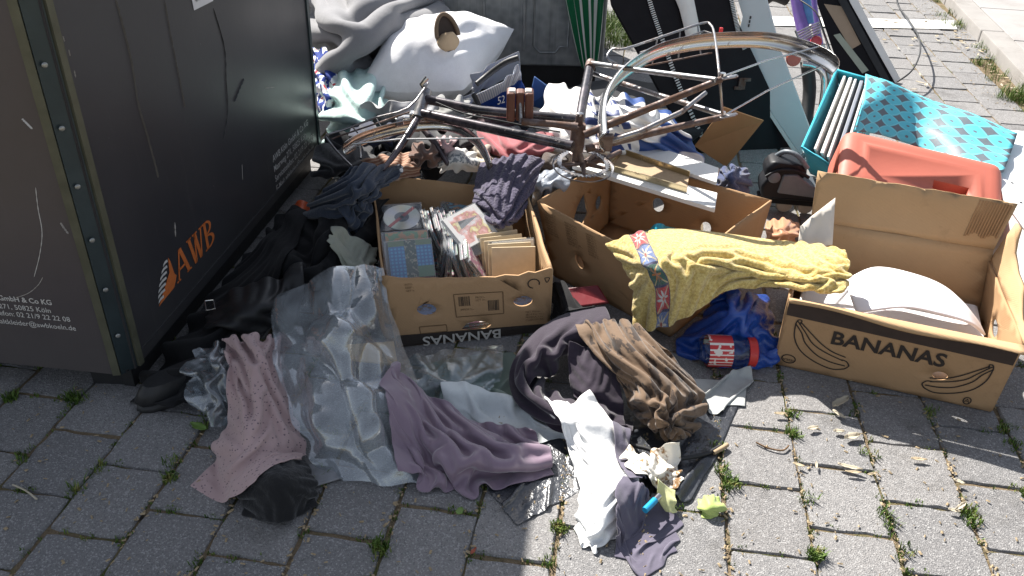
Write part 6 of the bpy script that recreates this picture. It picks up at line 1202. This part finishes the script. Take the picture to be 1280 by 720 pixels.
# ---------------- dry leaves and small scraps on the sunny paving
M['leaf_dry'] = simple('dry_leaf', (.44, .36, .24), .8, .3, 60, bump=.3); M['leaf_g'] = simple('green_leaf', (.12, .2, .04), .5, .3, 40, bump=.3); M['leaf_p'] = simple('pale_leaf', (.42, .37, .28), .8, .2, 60, bump=.3)
rl = random.Random(8)
def leaf(px, py, ln, wd, ang, mat, label, name='dry_leaf', group=None, curl=.4):
    p = W(px, py, .006); c_, s_ = math.cos(ang), math.sin(ang); X = []
    for i in range(8):
        t = i/7; w_ = wd*math.sin(math.pi*(.08+.9*t))**.8*rl.uniform(.75, 1.15); row = []
        for q in np.linspace(-1, 1, 5): x, y = (t-.5)*ln, q*w_*.5; row.append(p+np.array([c_*x-s_*y, s_*x+c_*y, .004+curl*.5*wd*q*q*rl.uniform(.7, 1.2)+curl*.25*ln*(t-.5)**2]))
        X.append(row)
    o = obj(name, MB().grid(np.array(X)), mat, smooth=180, solid=.0008); tag(o, label, 'leaf' if 'leaf' in name else 'scrap', group)
gl_ = 'dry leaves and husks on the sunny paving'; lb = 'curled dry husk lying on the sunny paving by the printed carton'
for (px, py, l, w_, a, m_) in ((1050, 505, .05, .022, .6, 'leaf_p'), (1048, 520, .03, .012, -.9, 'leaf_p'), (1016, 537, .025, .012, .3, 'leaf_p'), (1048, 541, .022, .012, 0, 'leaf_p'), (1065, 548, .036, .02, .3, 'leaf_p'), (1020, 583, .018, .006, 1.3, 'leaf_p'), (1062, 586, .045, .012, -.3, 'leaf_p'), (1066, 592, .03, .008, -.1, 'leaf_dry'), (1090, 594, .022, .007, .3, 'leaf_dry'), (1148, 576, .03, .01, -.1, 'leaf_dry'), (998, 583, .022, .008, -.4, 'leaf_dry'), (1198, 604, .02, .01, -.6, 'leaf_p'), (1200, 635, .034, .01, .6, 'leaf_p'), (1192, 640, .02, .009, -.3, 'leaf_p'), (975, 519, .025, .01, 0, 'leaf_dry')): leaf(px, py, l*1.25, w_*1.1, a, M[m_], lb, group=gl_, curl=.6)
leaf(575, 640, .022, .018, 1.2, M['leaf_g'], 'small green leaf lying in the shadow on the paving', 'green_leaf', curl=.2); leaf(248, 535, .05, .022, 2.7, M['leaf_g'], 'green leaf lying beside the small clear bag', 'green_leaf'); leaf(592, 690, .02, .008, 1, simple('red_leaf', (.28, .06, .03), .6), 'tiny red brown leaf lying in the shaded joint', 'dry_leaf')
leaf(540, 535, .001, .001, 1, M['leaf_g'], 'x') if False else None
o = obj('twig', MB().tube([W(*p) for p in [(945, 553, .006), (960, 560, .006), (978, 563, .007), (986, 557, .007)]], .0022, 6, sub=4), M['ink_brown'], smooth=60); tag(o, 'thin bent twig lying on the paving beside the foil sheet', 'twig')
o = obj('twig', MB().tube([W(*p) for p in [(16, 606, .006), (32, 613, .007), (46, 624, .006)]], .0022, 6, sub=3), M['leaf_p'], smooth=60); tag(o, 'pale dry twig lying on the shaded paving by the bin', 'twig')
for k_, (px, py) in enumerate([(rl.uniform(1060, 1260), rl.uniform(20, 120)) for _ in range(26)]+[(1195+k*4+rl.uniform(-8, 8), 40+k*4.2) for k in range(20)]): leaf(px, py, rl.uniform(.02, .05), rl.uniform(.01, .022), rl.uniform(0, 6), M[rl.choice(('leaf_dry', 'leaf_p', 'leaf_dry'))], 'dry leaf lying on the paving along the kerb', group='dry leaves along the kerb')
# lid on the white shirt
lc = W(728, 512, .075); obj('rim', MB().lathe([(.03, 0), (.032, .003), (.032, .008), (.028, .009), (.001, .007)], W(700, 515, .062), (.2, -.1, 1), 24, cap=False), M['paper'], PLt, smooth=40)
